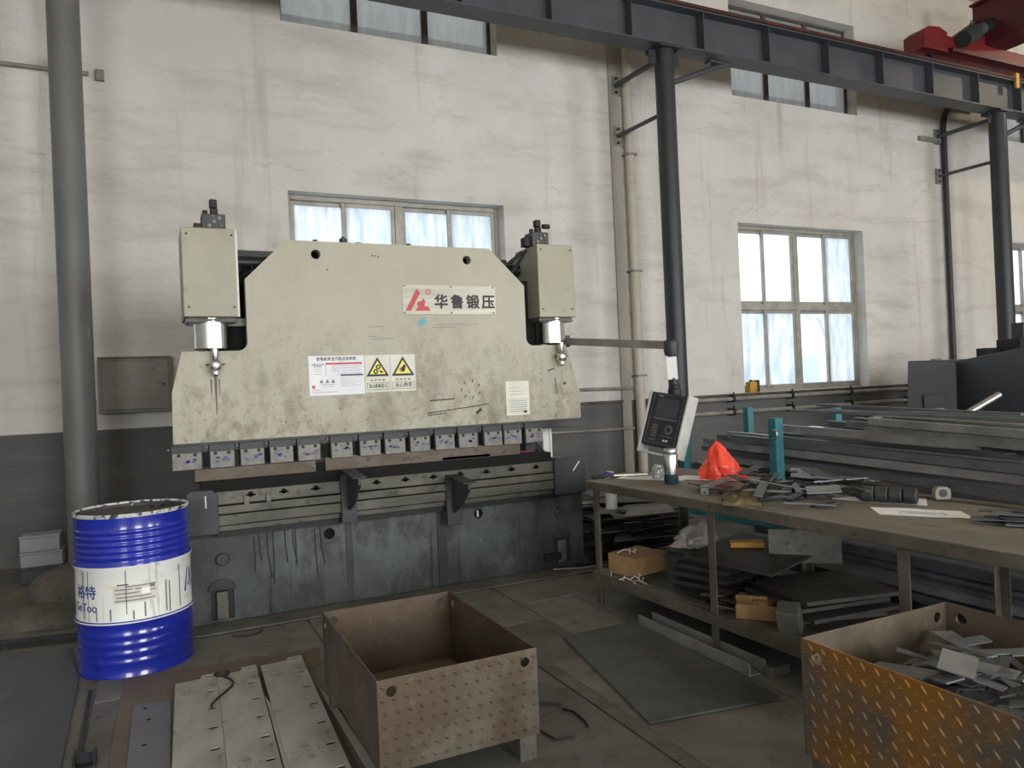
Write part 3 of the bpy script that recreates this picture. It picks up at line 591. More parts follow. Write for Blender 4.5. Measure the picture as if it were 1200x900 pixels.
for i in range(20):
    a0, a1 = 2*PI*i/20, 2*PI*(i+1)/20; r0, r1 = .016, .021
    ring.prism([(p[0]+r0*math.cos(a0), p[1]+r0*math.sin(a0)), (p[0]+r1*math.cos(a0), p[1]+r1*math.sin(a0)), (p[0]+r1*math.cos(a1), p[1]+r1*math.sin(a1)), (p[0]+r0*math.cos(a1), p[1]+r0*math.sin(a1))], XZ(PY), 0, .001)
ring.build('registered_mark_ring', 'logo_red', npl)
text('registered_mark', 'R', .028, lambda u, v, q: (p[0]+u, PY-.0008-q, p[1]+v), 'logo_red', npl)
for i, ch in enumerate('华鲁锻压'):
    c_ = U(.402+.171*i, .40); text('lettering', ch, .104, (lambda c_: lambda u, v, q: (c_[0]+u, PY-.0012-q, c_[1]+v*1.0))(c_), 'ink', npl, extrude=.001, thick=.0032)
# small blue tape and scratches below the plate
MB().obox((*[sc(1.65, 1.86)[0]], RY-.0012, sc(1.65, 1.865)[1]), (.02, 0, .02), (-.014, 0, .014), (0, .001, 0)).build('tape_scrap', 'cyan', pb)
rnd = random.Random(11)
def scratch(x0, z0, x1, z1, wd=.004):
    p0, p1 = sc(x0, z0), sc(x1, z1); d = Vector((p1[0]-p0[0], 0, p1[1]-p0[1])); n_ = Vector((-d.z, 0, d.x)).normalized()*wd/2
    MB().obox(((p0[0]+p1[0])/2, RY-.0004, (p0[1]+p1[1])/2), d/2, n_, (0, .0004, 0)).build('scratch', 'grey_ink' if wd < .005 else 'ink', pb)
for q in [(1.75, 1.845, 1.95, 1.85), (1.95, 1.842, 2.06, 1.85, .003), (1.72, 1.825, 1.9, 1.83), (1.28, 1.83, 1.38, 1.835), (1.3, 1.75, 1.45, 1.755), (1.27, 1.765, 1.33, 1.77), (1.68, 1.325, 1.86, 1.33, .009), (1.66, 1.24, 2.05, 1.275, .007), (1.66, 1.225, 1.8, 1.235, .006), (2.0, 1.27, 2.12, 1.285, .006), (2.60, 1.5, 2.66, 1.52, .008), (2.66, 1.45, 2.67, 1.33, .006), (2.73, 1.40, 2.75, 1.41, .02), (2.02, 1.22, 2.06, 1.25, .02)]: scratch(*q)
for i in range(14):
    t_ = i/14*2*PI; scratch(1.98+.07*math.cos(t_), 1.38+.06*math.sin(t_), 1.98+.07*math.cos(t_)+.01, 1.38+.06*math.sin(t_)+.02, .007) if i % 2 else None
for i in range(18): x, z = rnd.uniform(1.65, 2.3), rnd.uniform(1.3, 1.65); scratch(x, z, x+rnd.uniform(-.015, .015), z+rnd.uniform(.004, .018), .003)
for (x, z) in ((1.34, 2.30), (1.02, 2.20), (1.32, 2.30), (1.36, 2.295)): scratch(x, z, x+.008, z+.006, .008)
for (x, z0_, z1_, wd) in ((.325, 1.30, 1.55, .010), (.30, 1.40, 1.52, .006), (.345, 1.42, 1.52, .005)):
    p0, p1 = sc(x, z0_), sc(x, z1_); MB().prism([(p0[0]-wd*.2, p0[1]), (p0[0]+wd*.2, p0[1]), (p1[0]+wd, p1[1]), (p1[0]-wd, p1[1])], XZ(RY), 0, .0005).build('grease_run', 'punch', pb)
# safety notice and warning stickers
s0 = sc(.879, 1.392); s1 = sc(1.237, 1.646); W_, H_ = s1[0]-s0[0], s1[1]-s0[1]
sk = MB().box(s0[0], s1[0], RY-.0015, RY, s0[1], s1[1]).build('safety_notice', 'sticker', pb); sk['label'] = 'white safety notice with red and blue bars'
SU = lambda u, v: (s0[0]+u*W_, s0[1]+v*H_); SY = RY-.0015
def bar(par, UU, mt, u0, u1, v0, v1, Y): p0, p1 = UU(u0, v0), UU(u1, v1); return rect('printed_bar', par, mt, p0[0], p1[0], p0[1], p1[1], Y, .0006)
def word(par, UU, body, size, u, v, mt, Y, bold=0, squash=1): c_ = UU(u, v); return text('lettering', body, size, lambda x, z, q: (c_[0]+x, Y-.0003-q, c_[1]+z), mt, par, extrude=.0003, bold=bold, squash=squash)
word(sk, SU, '折弯机安全风险点告知栏', .026, .5, .915, 'ink', SY, .0006, .92)
bar(sk, SU, 'red_ink', .30, .96, .775, .825, SY); bar(sk, SU, 'navy_ink', .56, .97, .48, .525, SY)
word(sk, SU, '风险点名称', .0165, .16, .78, 'ink', SY); word(sk, SU, '折弯机', .0165, .16, .735, 'ink', SY)
for i in range(5): bar(sk, SU, 'grey_ink', .57, .95-.05*(i % 2), .735-.045*i, .742-.045*i, SY)
for i in range(8): bar(sk, SU, 'grey_ink', .56, .95-.06*(i % 3), .44-.032*i, .446-.032*i, SY)
for i in range(4): bar(sk, SU, 'grey_ink', .40, .50, .735-.045*i, .745-.045*i, SY)
for i in range(3): bar(sk, SU, 'grey_ink', .10, .22, .66-.06*i, .668-.06*i, SY)
bar(sk, SU, 'grey_ink', .295, .30, .48, .77, SY); bar(sk, SU, 'grey_ink', .53, .535, .48, .77, SY)
for i in range(3):
    c_ = SU(.215+.105*i, .36); MB().prism([(c_[0]-.013, c_[1]-.012), (c_[0]+.013, c_[1]-.012), (c_[0], c_[1]+.014)], XZ(SY), 0, .0006).build('hazard_mark', 'grey_ink', sk)
bar(sk, SU, 'grey_ink', .2, .45, .27, .28, SY); bar(sk, SU, 'grey_ink', .24, .42, .22, .23, SY); bar(sk, SU, 'grey_ink', .06, .2, .14, .15, SY); bar(sk, SU, 'grey_ink', .06, .5, .08, .09, SY); bar(sk, SU, 'red_ink', .05, .10, .18, .26, SY)
def warn(x0, x1, body, gears):
    q0, q1 = sc(x0, 1.40), sc(x1, 1.645); w_, h_ = q1[0]-q0[0], q1[1]-q0[1]
    o = MB().box(q0[0], q1[0], RY-.0015, RY, q0[1], q1[1]).build('warning_sticker', 'sticker_cream', pb); o['label'] = 'warning sticker with yellow triangle showing ' + ('gears' if gears else 'a hand')
    V = lambda u, v: (q0[0]+u*w_, q0[1]+v*h_); cx, cz = V(.5, .62); r = w_*.46
    tri = lambda s, dz=0: [(cx-r*s, cz-r*.62*s+dz), (cx+r*s, cz-r*.62*s+dz), (cx, cz+r*1.02*s+dz)]
    MB().prism(tri(1), XZ(SY), 0, .0006).build('triangle_border', 'ink', o, bevel=0); MB().prism(tri(.70), XZ(SY), .0004, .0012).build('triangle_field', 'yellow_ink', o)
    if gears:
        for dx, dz, s in ((.004, .014, .017), (-.014, -.016, .017)):
            MB().cyl((cx+dx, SY-.001, cz+dz), (cx+dx, SY-.0018, cz+dz), s, n=12).build('gear_symbol', 'ink', o); MB().cyl((cx+dx, SY-.0016, cz+dz), (cx+dx, SY-.0021, cz+dz), s*.4, n=10).build('gear_hub', 'yellow_ink', o)
        MB().prism([(cx+.006, cz-.008), (cx+.03, cz-.012), (cx+.04, cz-.024), (cx+.022, cz-.026)], XZ(SY), .001, .0018).build('hand_symbol', 'ink', o)
    else:
        MB().prism([(cx-.012, cz+.004), (cx+.008, cz+.028), (cx+.02, cz+.018), (cx+.012, cz-.018), (cx-.004, cz-.026), (cx-.012, cz-.018)], XZ(SY), .001, .0018).build('hand_symbol', 'ink', o)
        for i in range(4): MB().prism([(cx-.03+.004*i, cz+.0-.008*i), (cx-.012, cz+.006-.007*i), (cx-.012, cz+.001-.007*i), (cx-.03+.004*i, cz-.004-.008*i)], XZ(SY), .001, .0018).build('finger_symbol', 'ink', o)
    for u0, u1, v0, v1 in ((.06, .94, .06, .07), (.06, .94, .245, .255), (.06, .075, .06, .255), (.925, .94, .06, .255)): bar(o, V, 'ink', u0, u1, v0, v1, SY)
    word(o, V, body, .03 if len(body) > 4 else .033, .5, .158, 'ink', SY, .0008, .72 if len(body) > 4 else .95)
    for i in range(4): bar(o, V, 'grey_ink', .2+.16*i, .29+.16*i, .30, .345, SY)
warn(1.242, 1.410, '当心机械伤人', True); warn(1.414, 1.586, '当心伤手', False)
q0, q1 = sc(2.255, 1.19), sc(2.44, 1.436)
tl = MB().box(q0[0], q1[0], RY-.0015, RY, q0[1], q1[1]).build('data_label', 'sticker_cream', pb); tl['label'] = 'worn white data label'
V = lambda u, v: (q0[0]+u*(q1[0]-q0[0]), q0[1]+v*(q1[1]-q0[1]))
for i in range(6): bar(tl, V, 'grey_ink', .12, .88, .10+.062*i, .115+.062*i, RY-.0015)
bar(tl, V, 'ink', .74, .88, .06, .13, RY-.0015); bar(tl, V, 'grey_ink', .04, .96, .46, .47, RY-.0015)
for i in range(3): bar(tl, V, 'box_grey', .15, .8-.1*i, .6+.1*i, .61+.1*i, RY-.0015)
# lip under the ram, clamps with intermediate plates
z0, z1 = sc(0, 1.085)[1], sc(0, 1.142)[1]; xa, xb = sc(.077, 0)[0], sc(2.865, 0)[0]
MB().box(xa, xb, RY-.006, RY+.07, z0, z1).build('ram_lip', 'machine_dark', pb, bevel=.003)
cz0 = sc(0, 1.0)[1]
CX = [.147, .342, .514, .686, .854, 1.06, 1.245, 1.412, 1.585, 1.763, 1.933, 2.122, 2.276, 2.447]
for i, x in enumerate(CX):
    x = sc(x, 0)[0]; hw = .070 if i else .082
    cb = MB().box(x-hw-.004, x+hw+.004, RY-.035, RY+.06, cz0-.012, z1-.012).build('clamp', 'machine_dark', pb, bevel=.004)
    cp = MB().box(x-hw, x+hw, RY-.047, RY-.035, cz0-.012, z0+.004).build('clamp_plate', 'clamp_plate', cb, bevel=.003)
    for s_ in (-1, 1): MB().cyl((x+s_*hw*.55, RY-.047, cz0+.078), (x+s_*hw*.55, RY-.049, cz0+.078), .011, n=8).build('bolt', 'black', cb)
    rnd = random.Random(i); 
    for j in range(5): u = x+rnd.uniform(-.7, .6)*hw; v = cz0+rnd.uniform(.02, .05); MB().box(u, u+.022, RY-.0485, RY-.047, v, v+.010).build('painted_mark', 'blue_ink' if j % 5 else 'ink', cb)
    MB().cyl((x-hw-.018, RY-.02, z1-.03), (x-hw-.018, RY-.028, z1-.03), .006, n=8).build('set_screw', 'grey_steel', cb)
MB().box(sc(2.52, 0)[0], xb, RY-.03, RY+.05, z0-.005, z1-.012).build('clamp_rail', 'machine_dark', pb, bevel=.003)
p0, p1 = sc(.186, .90), sc(.895, .985); MB().prism([(RY-.02, p1[1]), (RY+.03, p1[1]), (RY+.03, p0[1]+.02), (RY+.01, p0[1]), (RY-.02, p0[1]+.012)], lambda u, v, q: (q, u, v), p0[0], p1[0]).build('punch', 'punch', pb, bevel=.002)
p0, p1 = sc(.955, .90), sc(2.34, .995); MB().prism([(RY-.02, p1[1]), (RY+.03, p1[1]), (RY+.03, p0[1]+.02), (RY+.01, p0[1]), (RY-.02, p0[1]+.012)], lambda u, v, q: (q, u, v), p0[0], p1[0]).build('punch', 'punch', pb, bevel=.002)
MB().box(.2, 2.4, RY+.0, RY+.05, cz0-.03, cz0-.005).build('punch_holder', 'black', pb)
# bed: lower die, rails, end plates, support arms
DY = 4.87
MB().prism([(RY-.06, .80), (RY+.10, .80), (RY+.10, .90), (RY+.035, .90), (RY+.02, .875), (RY+.005, .90), (RY-.06, .90)], lambda u, v, q: (q, u, v), .22, 2.62).build('lower_die', 'hole', pb, bevel=.003)  # near-black colour puts the shadow under the punch into the die
MB().box(1.25, 2.55, RY+.11, RY+.16, .86, .905).build('back_gauge_strip', 'logo_red', pb)
MB().box(1.78, 2.15, RY-.02, RY+.02, .90, .925).build('gauge_block', 'clamp_plate', pb, bevel=.003)
bd = MB().box(.30, 2.72, DY, RY+.10, .755, .835).build('bed_rail', 'bed', pb, bevel=.004)
for i in range(12):
    x = .50+i*.198
    MB().cyl((x, DY+.001, .805), (x, DY-.004, .805), .017, n=14).box(x-.030, x+.030, DY-.004, DY+.001, .795, .806).build('t_slot', 'hole', bd)
for x in (.47, .60): MB().box(x-.012, x+.02, DY-.016, DY, .745, .80).build('stop_block', 'grey_steel', bd, bevel=.003)
MB().box(.30, 2.70, DY-.012, RY+.10, .700, .748).build('bed_strip', 'bed', pb, bevel=.003)
MB().box(.30, 2.69, DY-.004, RY+.10, .630, .692).build('bed_strip', 'bed', pb, bevel=.003)
MB().box(.30, 2.69, DY+.03, RY+.10, .590, .622).build('bed_strip', 'bed', pb, bevel=.003)
MB().box(.30, 2.69, DY+.06, RY+.10, .55, .83).build('bed_core', 'black', pb)
for (x0, x1, bx) in ((.13, .31, .24), (2.62, 2.88, 2.80)):
    prof = [(x0, .585), (x1, .585), (x1, .82), (x1-.03, .855), (x0+.02, .855), (x0, .83)]
    ep = MB().prism(prof, XZ(DY-.03), -.12, .0).build('end_plate', 'machine_dark', pb, bevel=.006)
    MB().obox((bx, DY-.0315, .785), (.004 if x0 < 1 else .028, 0, 0 if x0 < 1 else .034), ((0, 0, .036) if x0 < 1 else (-.003, 0, .003)), (0, .001, 0)).build('tape_mark', 'white_paint', ep)
for x in (1.10, 1.82):
    prof = [(DY-.02, .90 if x < 1.5 else .80), (DY-.33, .875 if x < 1.5 else .775), (DY-.33, .835 if x < 1.5 else .735), (DY-.16, .70 if x < 1.5 else .60), (DY-.02, .64 if x < 1.5 else .54)]
    sa = MB().prism(prof, lambda u, v, q: (q, u, v), x-.010, x+.010).build('support_arm', 'machine_dark', pb, bevel=.003)
    zt2 = .90 if x < 1.5 else .80
    MB().add([(x-.045, DY-.02, zt2+.002), (x+.045, DY-.02, zt2+.002), (x+.045, DY-.34, zt2-.024), (x-.045, DY-.34, zt2-.024), (x-.045, DY-.02, zt2+.010), (x+.045, DY-.02, zt2+.010), (x+.045, DY-.34, zt2-.016), (x-.045, DY-.34, zt2-.016)], [(0,1,2,3), (7,6,5,4), (0,4,5,1), (1,5,6,2), (2,6,7,3), (3,7,4,0)]).build('support_pad', 'machine_dark', sa, bevel=.002)
    MB().box(x-.05, x+.05, DY-.03, DY, zt2-.34, zt2-.02).build('mount_plate', 'machine_dark', sa, bevel=.003)
# apron of the base
BY = 5.0; kk = BY/4.97
ap = [(.13, .012), (2.93, .012), (2.93, .60), (.13, .60)]
hs = [circ(.995, .478, .036), circ(2.066, .491, .034)]
def archpts(cx, w_, z0, h): return [(cx-w_/2, z0), (cx+w_/2, z0)]+[(cx+w_/2*math.cos(R(a)), z0+h-w_*.28+w_*.28*math.sin(R(a))) for a in range(0, 181, 20)]
hs += [archpts(.322, .135, .03, .235), archpts(2.742, .135, .045, .245)]
curve_plate('base_apron', ap, hs, XZ(BY), -.04, 0, 'base', pb, bevel=.003)
for c_, zz, hh in ((.322, .03, .235), (2.742, .045, .245)):
    MB().prism(archpts(c_, .135, zz, hh), XZ(BY+.04), -.004, .0).build('pocket_back', 'machine_dark', pb)
    MB().box(c_-.035, c_+.035, BY+.0, BY+.036, zz, zz+.17).build('jack_bolt_block', 'grey_steel', pb, bevel=.006)
    MB().prism([(c_-.085, zz+hh-.055), (c_+.085, zz+hh-.055)]+[(c_+.085*math.cos(R(a)), zz+hh-.055+.07*math.sin(R(a))) for a in range(0, 181, 20)][1:-1], XZ(BY), 0, .012).build('pocket_hood', 'machine_dark', pb, bevel=.004)
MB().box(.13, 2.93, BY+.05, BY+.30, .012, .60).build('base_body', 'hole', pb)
for x, z in ((.330, .405), (2.725, .43)): 
    bo = MB().cyl((x, BY+.02, z), (x, BY-.035, z), .038, n=24).build('boss', 'base', pb, bevel=.006, smooth=40); MB().cyl((x, BY-.034, z), (x, BY-.037, z), .024, n=18).build('boss_face', 'machine_dark', bo)
MB().box(.13, 2.93, BY-.012, BY+.0, .545, .60).build('apron_lip', 'machine_dark', pb, bevel=.003)
MB().box(1.10, 1.145, BY-.006, BY, .125, .54).build('guide_strip', 'machine_dark', pb, bevel=.002)
MB().box(1.745, 1.81, BY-.012, BY, .03, .54).build('guide_strip', 'machine_dark', pb, bevel=.002)
MB().box(2.052, 2.064, BY-.004, BY+.002, .47, .515).build('tape_mark', 'white_paint', pb)
MB().box(2.58, 2.72, BY-.03, BY, .075, .13).build('foot_switch_box', 'black', pb, bevel=.003)
for i, (x, z0_, z1_) in enumerate(((.52, .30, .52), (.55, .36, .53), (.60, .24, .54), (.635, .20, .54), (.71, .33, .54), (.76, .32, .53), (.775, .30, .54), (.90, .20, .52), (.935, .28, .54))):
    MB().tube([(x, BY-.0005, z1_), (x+.003, BY-.0005, (z0_+z1_)/2), (x+.012*(i % 3), BY-.0005, z0_)], .0045, 5).build('oil_drip', 'ink', pb)
# white guard post at the right of the tooling
MB().box(2.70, 2.755, 5.16, 5.20, .78, 1.10).build('guard_post', 'white_paint', pb, bevel=.003); MB().box(2.765, 2.785, 5.17, 5.19, .78, 1.10).build('guard_post', 'white_paint', pb, bevel=.002)
MB().box(2.52, 2.60, 5.10, 5.14, .80, 1.07).build('rear_guide', 'machine_dark', pb, bevel=.003)
# pendant arm
av = [Vector((2.94, 5.15, 1.735)), Vector((3.10, 4.07, 1.63))]; d = (av[1]-av[0]).normalized(); sd = d.cross(Vector((0, 0, 1))).normalized()*.0275; up = sd.cross(d).normalized()*.0275
MB().obox((av[0]+av[1])/2, (av[1]-av[0])/2, sd, up).build('pendant_arm', 'pipe_grey', pb, bevel=.004)
MB().box(2.78, 2.96, 5.12, 5.18, 1.69, 1.78).build('arm_bracket', 'machine_dark', pb, bevel=.004)

# ================================================================== CONTROL PENDANT
PC = Vector((3.0, 4.02, 1.11)); pa, pt, pr = 1.31, .262, -.133
u_ = Vector((math.cos(pa), -math.sin(pa), 0)); n_ = Vector((-math.sin(pa), -math.cos(pa), 0)); v_ = math.cos(pt)*Vector((0, 0, 1))-math.sin(pt)*n_
u2 = math.cos(pr)*u_+math.sin(pr)*v_; v2 = -math.sin(pr)*u_+math.cos(pr)*v_; n2 = u2.cross(v2)
PF = lambda u, v, w: tuple(PC+u2*u+v2*v+n2*w)
def pbox(name, mt, par, u0, u1, v0, v1, w0, w1, bev=0): return MB().prism([(u0, v0), (u1, v0), (u1, v1), (u0, v1)], PF, w0, w1).build(name, mt, par, bevel=bev)
pn = thing('control_panel', 'black faced control panel in a silver frame hanging from the press arm', 'control panel', tuple(PC-v2*.21))
pbox('housing', 'machine_dark', pn, -.150, .150, -.155, .205, -.10, -.004, .006)
fc = pbox('front_plate', 'panel_face', pn, -.148, .148, -.150, .203, -.003, .0, .001)
for s_ in (-1, 1): pbox('side_frame', 'frame_silver', pn, s_*.157-.008, s_*.157+.008, -.21, .21, -.09, .008, .003)
pbox('handle_bar', 'frame_silver', pn, -.149, .149, -.210, -.196, -.012, .008, .003)
pbox('screen', 'screen', fc, -.085, .095, .045, .165, 0, .002); pbox('screen_bezel', 'panel_key', fc, -.09, .10, .025, .038, 0, .0015)
for z in (-.01,): 
    for i in range(5): pbox('key_row', 'panel_key', fc, -.085, -.04, -.01-.018*i-.012, -.01-.018*i, 0, .0015)
MB().cyl(PF(.055, -.035, 0), PF(.055, -.035, .003), .032, n=24).build('jog_ring', 'panel_key', fc); MB().cyl(PF(.055, -.035, .003), PF(.055, -.035, .005), .017, n=20).build('jog_centre', 'panel_face', fc)
pbox('key_row', 'panel_key', fc, .0, .1, -.085, -.078, 0, .0015); pbox('key_row', 'panel_key', fc, -.1, -.04, -.118, -.108, 0, .0015)
for u in (.035, .058): MB().cyl(PF(u, -.110, 0), PF(u, -.110, .006), .007, n=14).build('push_button', 'white_paint', fc)
pbox('maker_mark', 'pale_box', fc, -.085, -.045, .178, .186, 0, .0012)
for u0, u1, v0, v1 in ((-.125, .125, .193, .195), (-.125, .125, -.135, -.133), (-.125, -.123, -.135, .195), (.123, .125, -.135, .195)): pbox('trim_line', 'grey_ink', fc, u0, u1, v0, v1, 0, .001)
tp = PC+v2*.205-n2*.05
MB().lathe([(0, 0), (.045, 0), (.045, .05), (.038, .055), (.038, .075), (.028, .082), (0, .082)], tuple(tp-Vector((0, 0, .01))), 24).build('swivel', 'black', pn, smooth=40)
en = Vector((3.115, 4.05, 1.62))
MB().tube([tuple(tp+Vector((0, 0, .06))), tuple((tp+en)/2+Vector((.0, 0, .03))), tuple(en)], .022, 12).build('hanger_tube', 'machine_dark', pn, smooth=60)
MB().lathe([(0, -.06), (.045, -.06), (.05, -.03), (.05, .03), (.035, .045), (0, .045)], tuple(en), 20).build('elbow', 'machine_dark', pn, smooth=40)
tg = (tp+Vector((0, 0, .06)))*.55+en*.45
MB().obox(tg+Vector((-.03, -.03, 0)), (.026, -.02, 0), (-.012, -.012, .075), (.001, .001, 0)).build('paper_tag', 'paper', pn)

# ================================================================== DRUM
DC = (-.145, 4.56); dr = .278
dm = thing('oil_drum', 'blue steel oil drum with a white printed band', 'drum', (DC[0], DC[1], 0))
prof = [(0, .012), (dr-.012, .012), (dr-.004, 0), (dr+.004, .004), (dr+.004, .014), (dr, .02)]
def ribs(z0, z1, n, amp=.006): 
    out = []
    for i in range(n*6+1): z = z0+(z1-z0)*i/(n*6); out.append((dr+amp*math.sin(PI*i/6)**2, z))
    return out
prof += ribs(.06, .24, 4, .005)+[(dr, .262), (dr+.010, .280), (dr+.010, .290), (dr, .30)]+[(dr, .55), (dr+.010, .566), (dr+.010, .576), (dr, .592)]+ribs(.60, .76, 5, .005)+[(dr, .80), (dr, .828)]
MB().lathe(prof, (DC[0], DC[1], 0), 96).build('body', 'drum_blue', dm, smooth=50)
MB().lathe([(dr+.0005, .290), (dr+.0112, .290), (dr+.0112, .283), (dr+.0015, .302), (dr+.0015, .549), (dr+.0112, .566), (dr+.0112, .572), (dr+.0005, .572)][1:-1], (DC[0], DC[1], 0), 96).build('white_band', 'drum_white', dm, smooth=50)
rp = []
for i in range(9): a_ = PI*(-.5+i/8*1.5); rp.append((dr-.001+.007*math.cos(a_), .830+.007*math.sin(a_)))
MB().lathe([(dr-.008, .80)]+[(dr-.001+.007*math.cos(2*PI*i/10), .830+.007*math.sin(2*PI*i/10)) for i in range(11)], (DC[0], DC[1], 0), 96).build('rim', 'drum_rim', dm, smooth=60)
lid = MB().lathe([(dr-.006, .822), (dr-.010, .808), (0, .808)], (DC[0], DC[1], 0), 96).build('lid', 'drum_top', dm, smooth=40)
MB().cyl((DC[0]+.12, DC[1]+.12, .808), (DC[0]+.12, DC[1]+.12, .822), .035, n=20).build('bung', 'dark_steel', lid)
CA = math.atan2(-DC[1], -DC[0])
def wrap(dc, z): return lambda u, v, q: (DC[0]+(dr+.002+q)*math.cos(CA+R(dc)+u/dr), DC[1]+(dr+.002+q)*math.sin(CA+R(dc)+u/dr), z+v)
text('lettering', '格特', .072, wrap(-54, .440), 'navy_blue' if 'navy_blue' in M else 'blue_ink', dm, thick=.0012)
text('lettering', 'GeToo', .062, wrap(-57, .365), 'blue_ink', dm, thick=.0008)
for pts in ([(-.035, -.05), (-.02, -.05), (.002, .045), (.012, .075), (.0, .07)], [(.0, -.02), (.012, -.03), (.03, .03), (.04, -.04), (.055, -.045), (.045, .06), (.032, .065), (.018, .0)]):
    MB().prism(pts, wrap(64, .425), 0, .001).build('emblem', 'blue_ink', dm)
def dpatch(name, mt, d0, d1, z0, z1, off=.0005, n=8):
    mb = MB(); f_ = lambda dd, z, q: (DC[0]+(dr+.002+q)*math.cos(CA+R(dd)), DC[1]+(dr+.002+q)*math.sin(CA+R(dd)), z)
    for i in range(n):
        a0, a1 = d0+(d1-d0)*i/n, d0+(d1-d0)*(i+1)/n; mb.add([f_(a0, z0, off), f_(a1, z0, off), f_(a1, z1, off), f_(a0, z1, off)], [(0, 1, 2, 3)])
    return mb.build(name, mt, dm)
lb = dpatch('paper_label', 'sticker_cream', -21, 22, .385, .475)
MB().prism([(-.018, -.012), (.0, -.012), (-.009, .008)], wrap(-21, .478), .001, .0016).build('hazard_mark', 'yellow_ink', dm)
for i, (d0, d1, z) in enumerate(((-17, -6, .476), (-8, 20, .465), (-19, -2, .452), (0, 18, .450), (-19, 4, .432), (8, 20, .435), (-18, 15, .412), (-20, 19, .395))): dpatch('printed_line', 'grey_ink' if i else 'ink', d0, d1, z, z+.006, .001)
dpatch('printed_line', 'paper', 6, 14, .42, .455, .0012, 3); dpatch('printed_line', 'grey_ink', 14, 19, .45, .47, .0014, 3)
for i, (d0, z0_, z1_) in enumerate(((-50, .30, .555), (-9, .33, .56), (-58, .31, .55), (8, .305, .38), (-40, .30, .35), (30, .31, .47), (34, .30, .46), (48, .31, .53), (-25, .30, .36), (-3, .30, .345))): dpatch('drip_streak', 'box_grey', d0, d0+(.9 if i < 2 else 1.6), z0_, z1_, .0007, 1)
dpatch('drip_streak', 'ink', -49.8, -49.2, .50, .565, .0011, 1); dpatch('drip_streak', 'ink', -8.8, -8.3, .36, .56, .0011, 1)

# ================================================================== WALL BOX, FLOOR BOXES, LEFT CORNER
t = thing('electrical_box', 'flat grey electrical box with hinged door mounted on the wall', 'electrical box', (-.17, WALL_Y, 1.30))
MB().box(-.47, .13, WALL_Y-.14, WALL_Y, 1.31, 1.81).build('case', 'box_grey', t, bevel=.006)
dd = MB().box(-.445, .11, WALL_Y-.156, WALL_Y-.14, 1.335, 1.785).build('door', 'box_grey', t, bevel=.008); MB().cyl((.06, WALL_Y-.156, 1.56), (.06, WALL_Y-.172, 1.56), .016, n=14).build('lock', 'dark_steel', dd)
MB().box(-.47, .13, WALL_Y-.17, WALL_Y, 1.81, 1.822).build('rain_lip', 'box_grey', t, bevel=.003)
for z0_, z1_, x0, x1, y, nm, mt in ((0, .13, -1.02, -.73, 7.0, 'lowest dark grey box of the small stack by the light grey column', 'machine_dark'), (.131, .25, -1.02, -.73, 7.0, 'middle pale grey box of the small stack by the light grey column', 'pale_box'), (.251, .38, -1.02, -.745, 7.0, 'topmost pale grey box of the small stack by the light grey column', 'pale_box')):
    t = thing('plastic_box', nm, 'box', ((x0+x1)/2, y, z0_)); MB().box(x0, x1, y, y+.2, z0_, z1_-.02).build('case', mt, t, bevel=.006); MB().box(x0-.004, x1+.004, y-.004, y+.204, z1_-.02, z1_).build('lid', mt, t, bevel=.005)
t = thing('concrete_footing', 'dusty mortar covered slab footing around the light grey column', 'footing', (-.65, 6.1, 0))
rnd = random.Random(3)
def lump(mb, cx, cy, z0, rx, ry, h, seed, n=28, rings=6, flat=.7):
    v = []; f = []
    for j in range(rings+1):
        q = j/rings
        for i in range(n):
            a_ = 2*PI*i/n; r = math.cos(q*PI/2)**flat if j < rings else 0; k = 1+.13*noise.noise(Vector((math.cos(a_)*2+seed, math.sin(a_)*2, q*2)))
            z = z0+h*math.sin(q*PI/2)*(1+.12*noise.noise(Vector((math.cos(a_)*r*3+seed, math.sin(a_)*r*3, 5))))
            v.append((cx+rx*r*k*math.cos(a_), cy+ry*r*k*math.sin(a_), z))
    for j in range(rings):
        for i in range(n): f.append((j*n+i, j*n+(i+1) % n, (j+1)*n+(i+1) % n, (j+1)*n+i))
    f.append(tuple(range(n-1, -1, -1))); return mb.add(v, f)
lump(MB(), -.60, 5.98, 0, .46, .50, .10, 1, flat=.25).build('lower_slab', 'stone', t, smooth=50)
lump(MB(), -.52, 6.15, .06, .34, .38, .20, 4, flat=.4).build('upper_slab', 'stone', t, smooth=50)
# sheets and plates lying on the floor
def sheet(name, quad, z, h, mt, label, cat='steel sheet', group=None, bevel=.001): return solo(MB().prism(quad, lambda u, v, q: (u, v, q), z, z+h), name, mt, label, cat, group, bevel)
sheet('steel_sheet', [(-1.9, 6.75), (-.94, 6.75), (-.83, 6.70), (-1.02, 5.35), (-1.9, 5.30)], 0, .02, 'brown_sheet', 'pale brown flat sheet on the floor by the small grey boxes')
sheet('steel_sheet', [(-1.8, 5.20), (-.50, 5.02), (-.41, 4.35), (-.36, 2.2), (-1.8, 2.2)], 0, .010, 'slate_sheet', 'large slate blue steel sheet on the floor beside the drum')
sheet('flat_bar', [(-1.3, 5.42), (-.44, 5.22), (-.44, 5.12), (-1.3, 5.30)], 0, .03, 'dark_steel', 'dark flat bar on the floor behind the slate sheet', 'bar')
sheet('flat_bar', [(-.352, 4.20), (-.338, 4.20), (-.30, 2.2), (-.325, 2.2)], 0.0065, .008, 'dark_steel', 'thin dark strip along the edge of the slate sheet', 'bar')
t = thing('iron_bracket', 'small dark iron bracket standing at the end of the thin strip', 'bracket', (-.305, 3.36, .0065))
